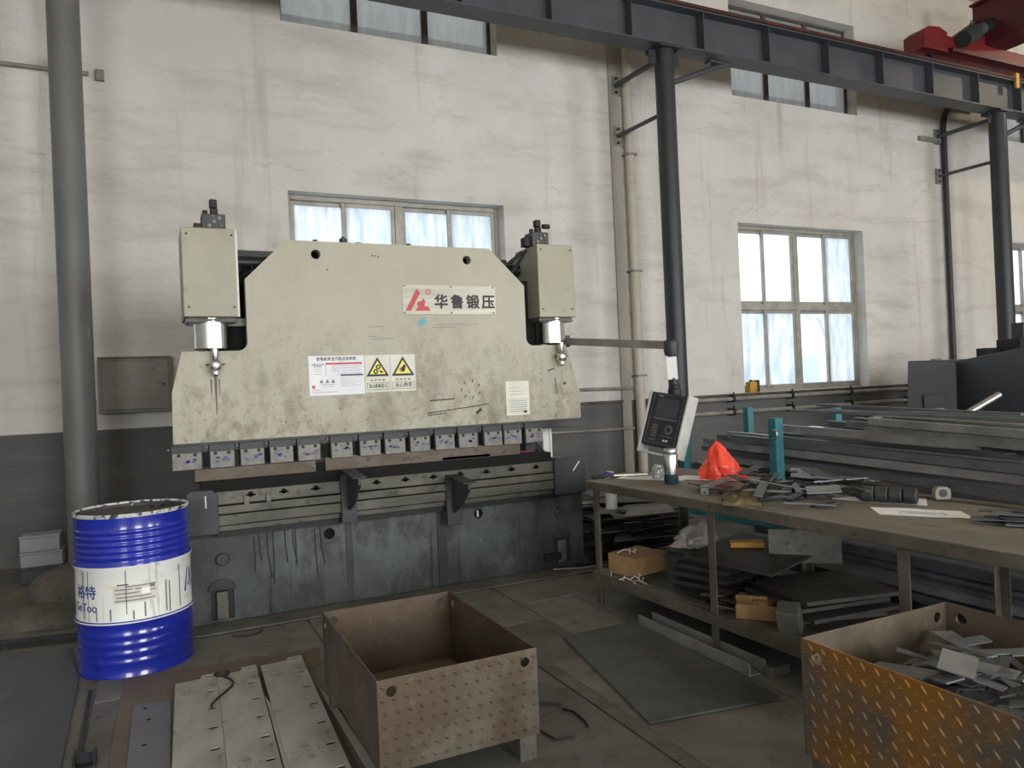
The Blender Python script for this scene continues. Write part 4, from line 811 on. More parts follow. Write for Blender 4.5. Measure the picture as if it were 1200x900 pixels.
MB().box(-.345, -.265, 3.32, 3.40, .0065, .012).build('foot', 'dark_steel', t); MB().box(-.345, -.335, 3.32, 3.40, .012, .055).build('upright', 'dark_steel', t); MB().box(-.275, -.265, 3.32, 3.40, .012, .055).build('upright', 'dark_steel', t); MB().box(-.345, -.265, 3.36, 3.37, .012, .05).build('rib', 'dark_steel', t)
sheet('rust_sheet', [(-.205, 4.29), (.76, 4.20), (.70, 3.95), (.10, 3.3), (.0, 2.2), (-.24, 2.2)], .0065, .003, 'brown_sheet', 'thin brown rusty sheet lying under the white slotted plates')
sheet('primer_sheet', [(-.150, 3.875), (.006, 3.84), (-.02, 2.2), (-.17, 2.2)], .010, .004, 'grey_sheet', 'narrow grey primed plate with small holes beside the white slotted plates')
for x, y in ((-.10, 3.80), (-.085, 3.66), (-.10, 3.40)): MB().cyl((x, y, .0142), (x, y, .0146), .010, n=10).build('hole_mark', 'hole', [o for o in COL.objects if o.name == 'primer_sheet'][0])
def slotted(x0, x1, yt, rot, label, notch, z):
    t = thing('slotted_plate', label, 'steel plate', ((x0+x1)/2, 3.2, z)); q = math.tan(rot)
    f_ = lambda u, v, q_: (u+(v-yt)*q, v, q_)
    out = [(x0, 1.9), (x1, 1.9), (x1, yt), (x1-.07, yt+.0), (x1-.075, yt-notch), (x0, yt-notch*1.2)]
    hl = []
    for k in range(9):
        y = yt-.03-.21*k
        for xx in (x1-.034,): hl.append([(xx-.017, y-.011), (xx+.017, y-.011), (xx+.017, y+.011), (xx-.017, y+.011)])
        if k and k % 2: hl.append([(x0+.02, y-.005), (x0+.044, y-.005), (x0+.044, y+.005), (x0+.02, y+.005)])
    curve_plate('plate', out, hl, f_, z+.018, z+.022, 'galv', t)
    MB().prism([(x0+.07, 1.92), (x0+.10, 1.92), (x0+.10, yt-.08), (x0+.07, yt-.08)], f_, z, z+.018).build('spacer', 'dark_steel', t)
    MB().prism([(x0+.002, yt-.10), (x1-.002, yt-.10), (x1-.002, yt-.075), (x0+.002, yt-.075)], f_, z, z+.018).build('spacer', 'dark_steel', t)
    return t
slotted(.030, .217, 4.03, R(1.9), 'whitish slotted steel plate lying next to the grey primed plate', .045, .0145)
slotted(.219, .405, 4.04, R(1.9), 'whitish slotted steel plate lying in the middle of the row of three', .05, .0145)
slotted(.426, .632, 4.055, R(1.9), 'whitish slotted steel plate lying next to the empty rusty bin', .04, .0145)
sheet('galvanised_strip', [(.396, 3.62), (.411, 3.45), (.364, 2.0), (.345, 2.0)], .0145, .018, 'galv', 'narrow pale strip between two whitish slotted plates', 'strip')
sheet('galvanised_strip', [(.640, 3.66), (.668, 3.42), (.70, 2.0), (.655, 2.0)], .0065, .006, 'galv', 'tapered pale strip leaning against the slotted plate by the bin', 'strip')
solo(MB().tube([(.225+.05*math.sin(i*.55)*(1+.2*i/9), 3.97-.045*i, .042) for i in range(10)], .005, 6), 'wire', 'dark_steel', 'bent dark wire on the middle slotted plate', 'wire', smooth=60)
def ringpts(cx, cy, rx, ry, z, a0=0, a1=330, n=24): return [(cx+rx*math.cos(R(a0+(a1-a0)*i/n)), cy+ry*math.sin(R(a0+(a1-a0)*i/n)), z) for i in range(n+1)]
solo(MB().tube(ringpts(.24, 3.985, .035, .03, .042), .005, 6), 'wire', 'dark_steel', 'small dark wire loop at the top of the middle slotted plate', 'wire', smooth=60)
solo(MB().tube(ringpts(.43, 4.70, .08, .06, .010, 170, 380), .004, 6), 'wire', 'dark_steel', 'thin wire loop on the floor in front of the press apron', 'wire', smooth=60)
solo(MB().tube([(1.30, 2.93, .014), (1.40, 2.935, .014), (1.47, 2.915, .014), (1.505, 2.875, .014), (1.53, 2.86, .014)], .005, 6), 'cable', 'black', 'black cable end on the floor beside the empty bin', 'cable', smooth=60)
solo(MB().tube([(1.515, 2.82, .014), (1.54, 2.77, .014), (1.535, 2.68, .014), (1.52, 2.62, .014)], .005, 6), 'cable', 'black', 'short curved black cable piece on the floor near the tread sheet', 'cable', smooth=60)
solo(MB().tube([(1.33, 2.74, .014), (1.352, 2.60, .014), (1.357, 2.59, .014), (1.43, 2.575, .014)], .004, 6), 'cable', 'black', 'bent black cable corner on the floor at the bin foot', 'cable', smooth=60)
ts = sheet('tread_sheet', [(1.957, 3.604), (2.421, 3.53), (2.372, 2.42), (1.745, 2.52)], .0105, .010, 'tread_sheet', 'dark grey tread pattern steel sheet lying on the floor', 'steel sheet')
# angle irons lying beside the bench
for (x, mt, nm, z) in ((2.425, 'bar_steel', 'angle iron lying on the floor along the bench, beside the tread sheet', .0065), (2.52, 'bar_steel', 'angle iron lying on the floor under the bench edge', .0065)):
    f_ = lambda u, v, q, x=x, z=z: (x+u, q, z+v)
    solo(MB().prism([(0, 0), (.07, 0), (.07, .008), (.012, .008), (.006, .065), (-.004, .065)], f_, 2.68, 3.56), 'angle_iron', mt, nm, 'angle iron', bevel=.002)
solo(MB().box(2.50, 2.62, 2.62, 2.675, .0065, .05), 'steel_block', 'grey_steel', 'small steel block at the end of the angle irons', 'block', bevel=.004)

# ================================================================== BINS
def tread_rows(fn, w_, h, pitch, seed, both=True):
    mb = MB(); ny = int(h/pitch*2)+1; nx = int(w_/pitch)+1
    for j in range(1, ny):
        for i in range(nx):
            u = pitch*(i+.35+(.5*(j % 2) if both else .12*(j % 3))); v = pitch*(.5*j if both else j-.3)-.004
            if u > w_-.016 or v > h-.014: continue
            a_ = R(-38) if not both else (R(-50) if j % 2 else R(32))
            L, Wd, T = (.0115, .0048, .0034) if not both else (.0145, .0042, .0032) if j % 2 else (.0095, .0040, .003)
            ca, sa = math.cos(a_), math.sin(a_); pts = [(-L, 0, 0), (-L*.5, -Wd, 0), (L*.5, -Wd, 0), (L, 0, 0), (L*.5, Wd, 0), (-L*.5, Wd, 0), (-L*.5, 0, T), (L*.5, 0, T)]
            mb.add([fn(u+x*ca-y*sa, v+x*sa+y*ca, z) for x, y, z in pts], [(0, 1, 6), (1, 2, 7, 6), (2, 3, 7), (3, 4, 7), (4, 5, 6, 7), (5, 0, 6)])
    return mb
def bin_(name, label, x0, x1, y0, y1, z0, z1, outer, inner, faces, left_mat=None):
    t = thing(name, label, 'bin', ((x0+x1)/2, (y0+y1)/2, 0)); th = .006; hz = z1-.045
    curve_plate('wall', [(x0, z0), (x1, z0), (x1, z1), (x0, z1)], [circ(x0+.05, hz, .018), circ(x1-.05, hz, .018)], XZ(y0), -th, 0, outer, t, bevel=.001)
    curve_plate('wall', [(x0, z0), (x1, z0), (x1, z1), (x0, z1)], [circ(x0+.05, hz, .018), circ(x1-.05, hz, .018)], XZ(y1), 0, th, inner, t, bevel=.001)
    YZ = lambda xx: (lambda u, v, q: (xx+q, u, v))
    curve_plate('wall', [(y0+th, z0), (y1-th, z0), (y1-th, z1), (y0+th, z1)], [circ(y1-.06, hz, .018)], YZ(x0), 0, th, left_mat or inner, t, bevel=.001)
    curve_plate('wall', [(y0+th, z0), (y1-th, z0), (y1-th, z1), (y0+th, z1)], [circ(y1-.06, hz, .018)], YZ(x1), -th, 0, inner, t, bevel=.001)
    MB().box(x0+th, x1-th, y0+th, y1-th, z0, z0+th).build('bottom', inner, t)
    for (x, y) in ((x0+.03, y0+.03), (x1-.06, y0+.03), (x0+.03, y1-.06), (x1-.06, y1-.06)):
        MB().box(x-.02, x+.05, y-.02, y+.045, .0, z0-.0).build('foot', 'grey_steel', t, bevel=.003)
    if 'front' in faces: o = tread_rows(lambda u, v, q: (x0+u, y0-q, z0+v), x1-x0, z1-z0, .044, 1, False).build('tread', outer, t); o['kind'] = 'stuff'
    if 'left' in faces: o = tread_rows(lambda u, v, q: (x0-q, y1-u, z0+v), y1-y0, z1-z0, .046, 2).build('tread', left_mat, t); o['kind'] = 'stuff'
    return t
FLR = .0065
bin_('scrap_bin', 'empty brown rusted steel bin with open top on low feet', .635, 1.245, 2.505, 3.43, .10, .42, 'bin_tread', 'bin_rust', ['front'])
sheet('cardboard_sheet', [(.65, 3.40), (1.22, 3.40), (1.22, 2.53), (.66, 2.53)], .1062, .003, 'brown_sheet', 'brown flat sheet in the bottom of the empty bin', 'sheet')
B2 = (1.755, 2.435, .85, 1.71, .232, .59)
bin_('scrap_bin', 'orange rusted tread plate bin full of cut steel pieces', *B2, 'bin_orange', 'bin_inside', ['left'], 'bin_orange')
# cut pieces heaped in the bin
rnd = random.Random(21); shapes = []
def cutmesh(poly, h, mt): return MB().prism(poly, lambda u, v, q: (u, v, q), 0, h).mesh('cut_piece', mt)
polys = [[(-.09, -.025), (.09, -.025), (.09, .025), (.02, .025), (.02, .012), (-.02, .012), (-.02, .025), (-.09, .025)],
         [(-.06, -.04), (.06, -.04), (.06, .04), (.03, .04), (.03, .0), (-.06, .0)],
         [(-.10, -.03), (.08, -.03), (.10, .03), (-.07, .03)],
         [(-.055, -.055), (.055, -.055), (.055, .01), (.01, .01), (.01, .055), (-.055, .055)],
         [(-.12, -.014), (.12, -.014), (.12, .014), (-.12, .014)],
         [(-.07, -.045), (.07, -.045), (.07, .045), (.045, .045), (.045, -.02), (-.045, -.02), (-.045, .045), (-.07, .045)]]
cut = [cutmesh(p_, .005, mt) for p_ in polys for mt in ('offcut', 'offcut_light')]
x0, x1, y0, y1, z0, z1 = B2
def heap_z(x, y): 
    u = (x-x0)/(x1-x0); v = (y-y0)/(y1-y0); return z0+.20+.15*math.exp(-((u-.55)**2*5+(v-.52)**2*4))
for i in range(190):
    lay = i/190; x = rnd.uniform(x0+.11, x1-.11); y = rnd.uniform(y0+.11, y1-.12)
    m_ = cut[rnd.choice([0, 2, 4, 6, 8, 10, 0, 4, 6, 10, 1, 3, 5, 7])]
    o = bpy.data.objects.new('cut_piece', m_); COL.objects.link(o)
    o.location = (x, y, z0+.008+(heap_z(x, y)-z0-.008)*lay+rnd.uniform(0, .006)); o.rotation_euler = (rnd.gauss(0, .17), rnd.gauss(0, .17), rnd.uniform(0, 2*PI))
    tag(o, 'grey laser cut steel piece heaped in the orange rusted bin', 'steel piece', 'cut steel pieces in the orange bin')
o = bpy.data.objects.new('cut_piece', MB().box(-.065, .065, -.045, .045, 0, .004).mesh('cut_piece', 'offcut_light')); COL.objects.link(o)
o.location = (1.98, 1.36, heap_z(1.98, 1.36)+.028); o.rotation_euler = (.18, -.1, .5); tag(o, 'pale rectangular plate lying on top of the cut pieces in the bin', 'steel piece')

# ================================================================== WORK BENCH
TR = R(1.6); TO = Vector((2.45, 4.12, 0))                       # front corner at the press end, local x across, -y along
TF = lambda u, v, q: (TO.x+u*math.cos(TR)+v*math.sin(TR), TO.y+u*math.sin(TR)*0-v*math.cos(TR)+u*.14, q)
TL, TWD, TZ = 3.3, .83, .78
tb = thing('work_bench', 'long steel work bench with worn brown top and a lower shelf', 'bench', (2.87, 2.6, 0))
def tbox(name, mt, u0, u1, v0, v1, z0, z1, par=None, bev=.003): return MB().prism([(u0, v0), (u1, v0), (u1, v1), (u0, v1)], TF, z0, z1).build(name, mt, par or tb, bevel=bev)
tbox('table_top', 'table_top', 0, TWD, 0, TL, TZ-.008, TZ)
for u0, u1 in ((0, .006), (TWD-.006, TWD)): tbox('edge_angle', 'table_frame', u0, u1, 0, TL, TZ-.055, TZ-.008)
tbox('edge_angle', 'table_frame', .006, TWD-.006, 0, .006, TZ-.055, TZ-.008); tbox('back_lip', 'table_frame', TWD-.05, TWD, 1.2, TL, TZ, TZ+.012)
for v in (.05, 1.10, 2.16, 3.2):
    for u in (.02, TWD-.07):
        mb = MB(); mb.prism([(u, v), (u+.05, v), (u+.05, v+.05), (u+.044, v+.05), (u+.044, v+.006), (u, v+.006)] if u > .4 else [(u, v), (u+.05, v), (u+.05, v+.006), (u+.006, v+.006), (u+.006, v+.05), (u, v+.05)], TF, 0, TZ-.008); mb.build('leg', 'table_frame', tb, bevel=.002)
    tbox('cross_member', 'table_frame', .03, TWD-.03, v+.006, v+.012, TZ-.05, TZ-.01); tbox('cross_member', 'table_frame', .03, TWD-.03, v+.006, v+.012, .15, .195)
SHELF_END = 2.2
tbox('shelf_rail', 'table_frame', .008, .016, .02, SHELF_END, .15, .20); tbox('shelf_rail', 'table_frame', TWD-.03, TWD-.022, .02, SHELF_END, .15, .20)
for i in range(4): tbox('shelf_plank', 'grey_steel' if i < 2 else 'scrap', .02+.05*i, .066+.05*i, .02, SHELF_END, .196, .204, bev=.002)
for i in range(5): tbox('shelf_plank', 'scrap', .225+.115*i, .335+.115*i, .02, SHELF_END, .196, .203, bev=.002)
def on(u, v, z=TZ): return TF(u, v, z)
def crumple(cx, cy, z, w_, d_, h, rz, seed, n=14, thick=.006, fold=3.0):
    v = []; f = []; ca, sa = math.cos(rz), math.sin(rz)
    for s_ in (1, 0):
        for j in range(n+1):
            for i in range(n+1):
                a_, b_ = i/n*2-1, j/n*2-1; e = max(0, 1-(a_*a_)**2)*max(0, 1-(b_*b_)**2)
                k = 1+.18*noise.noise(Vector((a_*1.6+seed, b_*1.6, 2))); x = a_*w_/2*k; y = b_*d_/2*k
                hh = h*(.25+.75*abs(noise.noise(Vector((a_*fold+seed, b_*fold, 7)))*1.6))*(.35+.65*e)
                X, Y = x*ca-y*sa, x*sa+y*ca
                v.append((cx+X, cy+Y, z+(hh+thick if s_ else max(0, hh-.0)*(.0 if i in (0, n) or j in (0, n) else .75))))
    m1 = (n+1)**2; idx = lambda i, j: j*(n+1)+i
    for j in range(n):
        for i in range(n):
            q = (idx(i, j), idx(i+1, j), idx(i+1, j+1), idx(i, j+1)); f.append(q); f.append(tuple(m1+p_ for p_ in reversed(q)))
    for i in range(n):
        f += [(idx(i+1, 0), idx(i, 0), m1+idx(i, 0), m1+idx(i+1, 0)), (idx(i, n), idx(i+1, n), m1+idx(i+1, n), m1+idx(i, n)), (idx(0, i), idx(0, i+1), m1+idx(0, i+1), m1+idx(0, i)), (idx(n, i+1), idx(n, i), m1+idx(n, i), m1+idx(n, i+1))]
    return MB().add(v, f)
# flask, jar, tube, pliers, papers at the press end
fx, fy = 2.737, 3.612
t = thing('thermos_flask', 'steel vacuum flask with dark teal foot standing on the bench', 'flask', (fx, fy, TZ))
MB().lathe([(0, 0), (.040, 0), (.042, .004), (.042, .06), (0, .06)], (fx, fy, TZ), 32).build('foot', 'teal_foot', t, smooth=40)
MB().lathe([(0, .06), (.042, .06), (.042, .17), (.039, .178), (0, .178)], (fx, fy, TZ), 32).build('body', 'chrome', t, smooth=40)
MB().lathe([(0, .178), (.037, .178), (.039, .182), (.039, .205), (.034, .212), (0, .212)], (fx, fy, TZ), 32).build('cap', 'bright', t, smooth=40)
def paper(quad, z, label, marks=()):
    t = thing('paper_sheet', label, 'paper', (quad[0][0], quad[0][1], z)); n = 6; v = []; f = []
    for s_ in (0, 1):
        for j in range(n+1):
            for i in range(n+1):
                a_, b_ = i/n, j/n; q = [(1-a_)*(1-b_), a_*(1-b_), a_*b_, (1-a_)*b_]; x = sum(q[k]*quad[k][0] for k in range(4)); y = sum(q[k]*quad[k][1] for k in range(4))
                v.append((x, y, z+.001+.010*max(0, noise.noise(Vector((x*6, y*6, 3))))+s_*.0008))
    idx = lambda i, j, s_: s_*(n+1)**2+j*(n+1)+i
    for j in range(n):
        for i in range(n): f += [(idx(i, j, 1), idx(i+1, j, 1), idx(i+1, j+1, 1), idx(i, j+1, 1)), (idx(i, j+1, 0), idx(i+1, j+1, 0), idx(i+1, j, 0), idx(i, j, 0))]
    MB().add(v, f).build('sheet', 'paper', t, smooth=60)
    for (a0, b0, a1, b1) in marks:
        P_ = lambda a_, b_: Vector((sum(qq*quad[k][0] for k, qq in enumerate([(1-a_)*(1-b_), a_*(1-b_), a_*b_, (1-a_)*b_])), sum(qq*quad[k][1] for k, qq in enumerate([(1-a_)*(1-b_), a_*(1-b_), a_*b_, (1-a_)*b_])), 0))
        p0, p1 = P_(a0, b0), P_(a1, b1); pts = []
        for i in range(7): p_ = p0.lerp(p1, i/6); pts.append((p_.x, p_.y, z+.0026+.010*max(0, noise.noise(Vector((p_.x*6, p_.y*6, 3))))))
        MB().tube(pts, .0011, 4).build('drawn_line', 'grey_ink', t)
    return t
paper([(2.62, 4.02), (2.78, 4.12), (3.02, 3.78), (2.86, 3.66)], TZ, 'white paper sheet on the bench under the glass jar')
paper([(2.86, 3.74), (3.02, 3.86), (3.18, 3.60), (3.02, 3.48)], TZ+.002, 'white paper sheet on the bench between flask and red bag')
paper([(2.78, 2.23), (2.90, 2.38), (3.09, 2.08), (2.97, 1.93)], TZ, 'white paper with a drawing near the edge of the bench', [(.3, .25, .3, .75), (.3, .75, .55, .75), (.55, .75, .55, .3), (.55, .3, .3, .25), (.42, .35, .42, .65)])
paper([(2.94, 2.62), (3.10, 2.78), (3.26, 2.36), (3.10, 2.24)], TZ, 'curled white paper beside the tape measure', [(.3, .3, .7, .5)])
t = thing('glass_jar', 'short clear glass jar lying on paper behind the flask', 'jar', (2.78, 3.80, TZ+.012))
def jar_mat():
    m, nt, b = newmat('clear_glass'); b.inputs['Transmission Weight'].default_value = .85; b.inputs['Roughness'].default_value = .05; b.inputs['Base Color'].default_value = (.85, .9, .88, 1); return m
M['jar'] = jar_mat()
MB().lathe([(0, 0), (.036, 0), (.038, .01), (.038, .06), (.03, .075), (.03, .085), (.027, .085), (.027, .07), (.034, .058), (.034, .006), (0, .006)], (2.78, 3.80, TZ+.012), 28).build('body', 'jar', t, smooth=40)
solo(MB().cyl((2.62, 4.10, TZ+.014), (2.83, 3.98, TZ+.018), .013, n=16), 'steel_tube', 'bright', 'short silver tube lying at the end of the bench', 'tube', smooth=40)
t = thing('pliers', 'pliers with blue grips lying at the corner of the bench', 'pliers', (2.56, 4.10, TZ))
MB().tube([(2.50, 4.12, TZ+.012), (2.55, 4.115, TZ+.014), (2.58, 4.10, TZ+.012)], .012, 8).build('jaws', 'dark_steel', t)
for s_ in (-1, 1): MB().tube([(2.575, 4.10, TZ+.014), (2.60, 4.10+.014*s_, TZ+.03), (2.63, 4.09+.02*s_, TZ+.022)], .012, 8).build('grip', 'navy_ink', t, smooth=50)
# red plastic bag
def bag(cx, cy, z, rx, ry, h, seed, mt, peak=(0, 0), amp=.34, nf=44, nr=26):
    v = []; f = []
    for j in range(nr+1):
        q = j/nr; prof_ = (1-q**1.5)**.9*(1-.12*math.sin(q*PI)*0+.05)
        for i in range(nf):
            a_ = 2*PI*i/nf; k = 1+amp*noise.noise(Vector((math.cos(a_)*1.9+seed, math.sin(a_)*1.9, q*2.5)))+amp*.9*abs(noise.noise(Vector((math.cos(a_)*3.5+seed, math.sin(a_)*3.5, q*1.6))))-amp*.5*abs(noise.noise(Vector((math.cos(a_)*7+seed, math.sin(a_)*7, q*5))))-.1
            r = max(.06*(1-q), prof_*k); zz = z+h*q*(1+.08*noise.noise(Vector((a_, q*4, seed))))*(1 if j else 0)
            v.append((cx+rx*r*math.cos(a_)+peak[0]*q, cy+ry*r*math.sin(a_)+peak[1]*q, zz))
    for j in range(nr):
        for i in range(nf): f.append((j*nf+i, j*nf+(i+1) % nf, (j+1)*nf+(i+1) % nf, (j+1)*nf+i))
    f.append(tuple(range(nf-1, -1, -1))); f.append(tuple(range(nr*nf, nr*nf+nf))); return MB().add(v, f)
solo(bag(3.10, 3.58, TZ, .135, .125, .225, 3.3, 'red_plastic', (-.03, .02)), 'plastic_bag', 'red_plastic', 'crumpled bright red plastic bag standing on the bench', 'bag', smooth=75)
# small stuff on the bench
solo(crumple(*on(.10, 1.26)[:2], TZ, .24, .17, .06, .9, 4, fold=1.6), 'work_glove', 'cloth_olive', 'olive brown leather work glove at the edge of the bench', 'glove', smooth=60)
for i, (u, v, w_, d_, h, rz, mt, nm) in enumerate(((.36, 1.16, .30, .2, .05, .3, 'cloth_dark', 'dark greasy rag on the bench beside the olive glove'), (.56, 1.42, .26, .24, .07, 1.1, 'cloth_dark', 'bunched dark rag behind the cut strips on the bench'), (.62, 1.08, .22, .16, .05, 2, 'cloth_dark', 'small dark rag near the red bag on the bench'))):
    c = on(u, v); solo(crumple(c[0], c[1], TZ, w_, d_, h, rz, 11+i*3), 'rag', mt, nm, 'rag', smooth=60)
rnd = random.Random(8)
for i in range(34):
    u, v = rnd.uniform(.16, .74), rnd.uniform(.86, 1.66); c = on(u, v); L = rnd.uniform(.06, .17); wd = rnd.uniform(.02, .05)
    o = bpy.data.objects.new('cut_strip', MB().prism([(-L, -wd), (L, -wd), (L, wd), (L*.4, wd), (L*.4, wd*.3), (-L*.2, wd*.3), (-L*.2, wd), (-L, wd)] if i % 2 else [(-L, -wd*.5), (L, -wd*.5), (L, wd*.5), (-L, wd*.5)], lambda a_, b_, q: (a_, b_, q), 0, .005).mesh('cut_strip', ('scrap', 'dark_steel', 'scrap', 'blue_steel', 'dark_steel', 'offcut')[i % 6])); COL.objects.link(o)
    o.location = (c[0], c[1], TZ+.004+.0025*i); o.rotation_euler = (rnd.gauss(0, .07), rnd.gauss(0, .07), rnd.uniform(0, PI)); tag(o, 'thin dark cut steel strip in the jumble on the bench', 'steel piece', 'jumble of cut strips on the bench')
c = on(.13, .98); t = thing('angle_bracket', 'bent grey angle bracket with a bolt hole at the bench edge', 'bracket', (c[0], c[1], TZ)); XF[t.name] = Matrix.Translation((c[0], c[1], TZ)); 
MB().obox((c[0], c[1], TZ+.026), (.016, -.012, 0), (.0015, .002, 0), (0, 0, .026)).build('upright', 'grey_steel', t); MB().obox((c[0]+.10, c[1]+.02, TZ+.053), (.11, .03, .012), (-.010, .030, 0), (0, 0, .0015)).build('flange', 'grey_steel', t); MB().cyl((c[0]-.004, c[1]-.004, TZ+.012), (c[0]-.006, c[1]-.007, TZ+.012), .005, n=8).build('bolt_hole', 'hole', t)
c = on(.56, 1.80); t = thing('plastic_bottle', 'dark ribbed plastic bottle lying on the bench beside the curled paper', 'bottle', (c[0], c[1], TZ))
ax = Vector((.45, -.9, 0)).normalized(); p0 = Vector((c[0], c[1], TZ+.038))
for k in range(4): MB().cyl(tuple(p0+ax*(-.12+.06*k)), tuple(p0+ax*(-.064+.06*k)), .037, n=18).build('rib_section', 'machine_dark', t, bevel=.006, smooth=40)
MB().cyl(tuple(p0-ax*.12), tuple(p0-ax*.155), .034, .016, n=18).build('neck', 'machine_dark', t, smooth=40); MB().cyl(tuple(p0-ax*.155), tuple(p0-ax*.175), .018, n=16).build('cap', 'dark_steel', t)
solo(MB().obox((on(.30, 1.62)[0], on(.30, 1.62)[1], TZ+.075), (.055, -.05, .004), (.03, .035, .01), (0, 0, .0015)), 'cut_plate', 'offcut_light', 'pale blue grey cut plate on top of the strips on the bench', 'steel piece')
tx, ty = 3.255, 2.28
t = thing('tape_measure', 'grey tape measure standing on the back of the bench', 'tape measure', (tx, ty, TZ+.012))
MB().prism([(-.03, 0), (.032, 0), (.036, .01), (.036, .045), (.02, .058), (-.022, .058), (-.034, .044), (-.036, .012)], lambda u, v, q: (tx+u*.86+q*.5, ty-u*.5+q*.86, TZ+.012+v), -.018, .018).build('case', 'box_grey', t, bevel=.004); MB().cyl((tx-.009, ty-.0155, TZ+.043), (tx-.0105, ty-.018, TZ+.043), .018, n=18).build('badge', 'dark_steel', t)
rnd = random.Random(4)
for i in range(9):
    c = on(.48+rnd.uniform(-.05, .05), 2.42+rnd.uniform(-.07, .09)); L = rnd.uniform(.09, .13)
    o = bpy.data.objects.new('cut_strip', MB().box(-L, L, -.03, .03, 0, .005).mesh('cut_strip', ('blue_steel', 'offcut', 'dark_steel')[i % 3])); COL.objects.link(o); o.location = (c[0], c[1], TZ+.001+.0058*i); o.rotation_euler = (0, 0, R(-60)+rnd.gauss(0, .16)); tag(o, 'flat steel strip stacked at the end of the bench past the drawing', 'steel piece', 'stack of flat strips on the bench')
# ------------------------------------------------------------------ things on the shelf and behind the bench
c = on(.10, .22); t = thing('cardboard_box', 'small brown cardboard box on the lower shelf of the bench', 'box', (c[0]+.1, c[1], .205))
bx0 = Vector((c[0]+.13, c[1]+.02, 0)); 
MB().obox((bx0.x, bx0.y, .205+.058), (.135, .03, 0), (-.025, .11, 0), (0, 0, .058)).build('case', 'cardboard', t, bevel=.003)
for s_ in (-1, 1): MB().obox((bx0.x-.0125*s_, bx0.y+.055*s_, .323), (.135, .03, 0), (-.0125, .055, .002*s_), (0, 0, .0015)).build('flap', 'cardboard', t)
rnd = random.Random(6)
for k in range(14):
    c2 = on(.03+rnd.uniform(0, .12), .12+rnd.uniform(0, .35)); q = .205 if k < 10 else .33; L = rnd.uniform(.02, .06); a_ = rnd.uniform(0, PI)
    if k >= 10: c2 = (bx0.x-.09+.02*(k-10), bx0.y-.03*(k % 2), 0)
    solo(MB().tube([(c2[0]-L*math.cos(a_), c2[1]-L*math.sin(a_), q+.006), (c2[0], c2[1], q+.012+.01*(k % 3)), (c2[0]+L*math.cos(a_), c2[1]+L*math.sin(a_), q+.006)], .0035, 6), 'foil_scrap', 'white_paint', 'thin bright scrap curl %s the cardboard box' % ('under' if k < 10 else 'on top of'), 'scrap', 'bright scrap curls %s the cardboard box' % ('under' if k < 10 else 'on'))
# pile of dark plates on the shelf
rnd = random.Random(9)
for k in range(9):
    c2 = on(.48+rnd.uniform(-.03, .03), .78+rnd.uniform(-.05, .05)); o = bpy.data.objects.new('dark_plate', MB().box(-.24, .24, -.20, .20, 0, .022).mesh('dark_plate', 'scrap' if k % 2 else 'dark_steel')); COL.objects.link(o); o.location = (c2[0], c2[1], .205+.0225*k); o.rotation_euler = (0, 0, .25+rnd.gauss(0, .05)); tag(o, 'dark steel plate in the square stack on the bench shelf', 'steel plate', 'stack of plates on the bench shelf')
c2 = on(.40, .64); solo(bag(c2[0]-.02, c2[1]+.02, .41, .12, .12, .15, 8.1, 'clear_plastic', (.05, 0), amp=.5), 'plastic_bag', 'clear_plastic', 'crumpled translucent white plastic bag on the plates under the bench', 'bag', smooth=55)
for k in range(7):
    c2 = on(.50+rnd.uniform(-.03, .03), 1.42+rnd.uniform(-.05, .05)); o = bpy.data.objects.new('dark_plate', MB().box(-.26, .26, -.22, .22, 0, .018).mesh('dark_plate', 'dark_steel' if k % 2 else 'scrap')); COL.objects.link(o); o.location = (c2[0], c2[1], .205+.0185*k); o.rotation_euler = (0, 0, -.2+rnd.gauss(0, .06)); tag(o, 'dark steel plate in the low stack beside the cardboard tray', 'steel plate', 'low plate stack on the bench shelf')
o = bpy.data.objects.new('dark_plate', MB().box(-.30, .30, -.26, .26, 0, .012).mesh('dark_plate', 'scrap')); COL.objects.link(o); c2 = on(.46, 1.02); o.location = (c2[0], c2[1], .42); o.rotation_euler = (.06, -.04, .3); tag(o, 'broad dark plate bridging the stacks on the bench shelf', 'steel plate')
solo(MB().obox((3.12, 2.98, .47), (.14, -.12, .0), (.0015, .002, 0), (.0, .0, .09)), 'upright_plate', 'grey_steel', 'grey plate standing upright on the broad plate under the bench', 'steel plate')
solo(MB().obox((2.98, 3.27, .45), (.08, -.05, 0), (.02, .03, 0), (0, 0, .018)), 'yellow_tool', 'yellow', 'yellow tool lying on the broad plate under the bench', 'tool', bevel=.006)
c2 = on(.12, 1.30); t = thing('cardboard_tray', 'torn cardboard tray on the edge of the bench shelf', 'tray', (c2[0], c2[1], .205))
for dx, dy, sx, sy, h in ((0, -.06, .12, .003, .035), (0, .06, .12, .003, .045), (-.12, 0, .003, .06, .03), (.12, 0, .003, .06, .04)): MB().obox((c2[0]+.05+dx*.6+dy*.5, c2[1]-dx*.75+dy*.6, .205+h), Vector((sx*.6+sy*.5, -sx*.75+sy*.6, 0)), Vector((.0025, .0022, 0)) if sx > sy else Vector((.0025, -.002, 0)), (0, 0, h)).build('side', 'cardboard', t)
MB().obox((c2[0]+.05, c2[1], .2065), (.072, -.09, 0), (.03, .036, 0), (0, 0, .0015)).build('bottom', 'cardboard', t)
solo(MB().obox((c2[0]+.07, c2[1]+.02, .245), (.02, -.03, 0), (.02, .02, 0), (0, 0, .035)), 'wood_block', 'cardboard', 'small wooden block in the cardboard tray', 'block', bevel=.003)
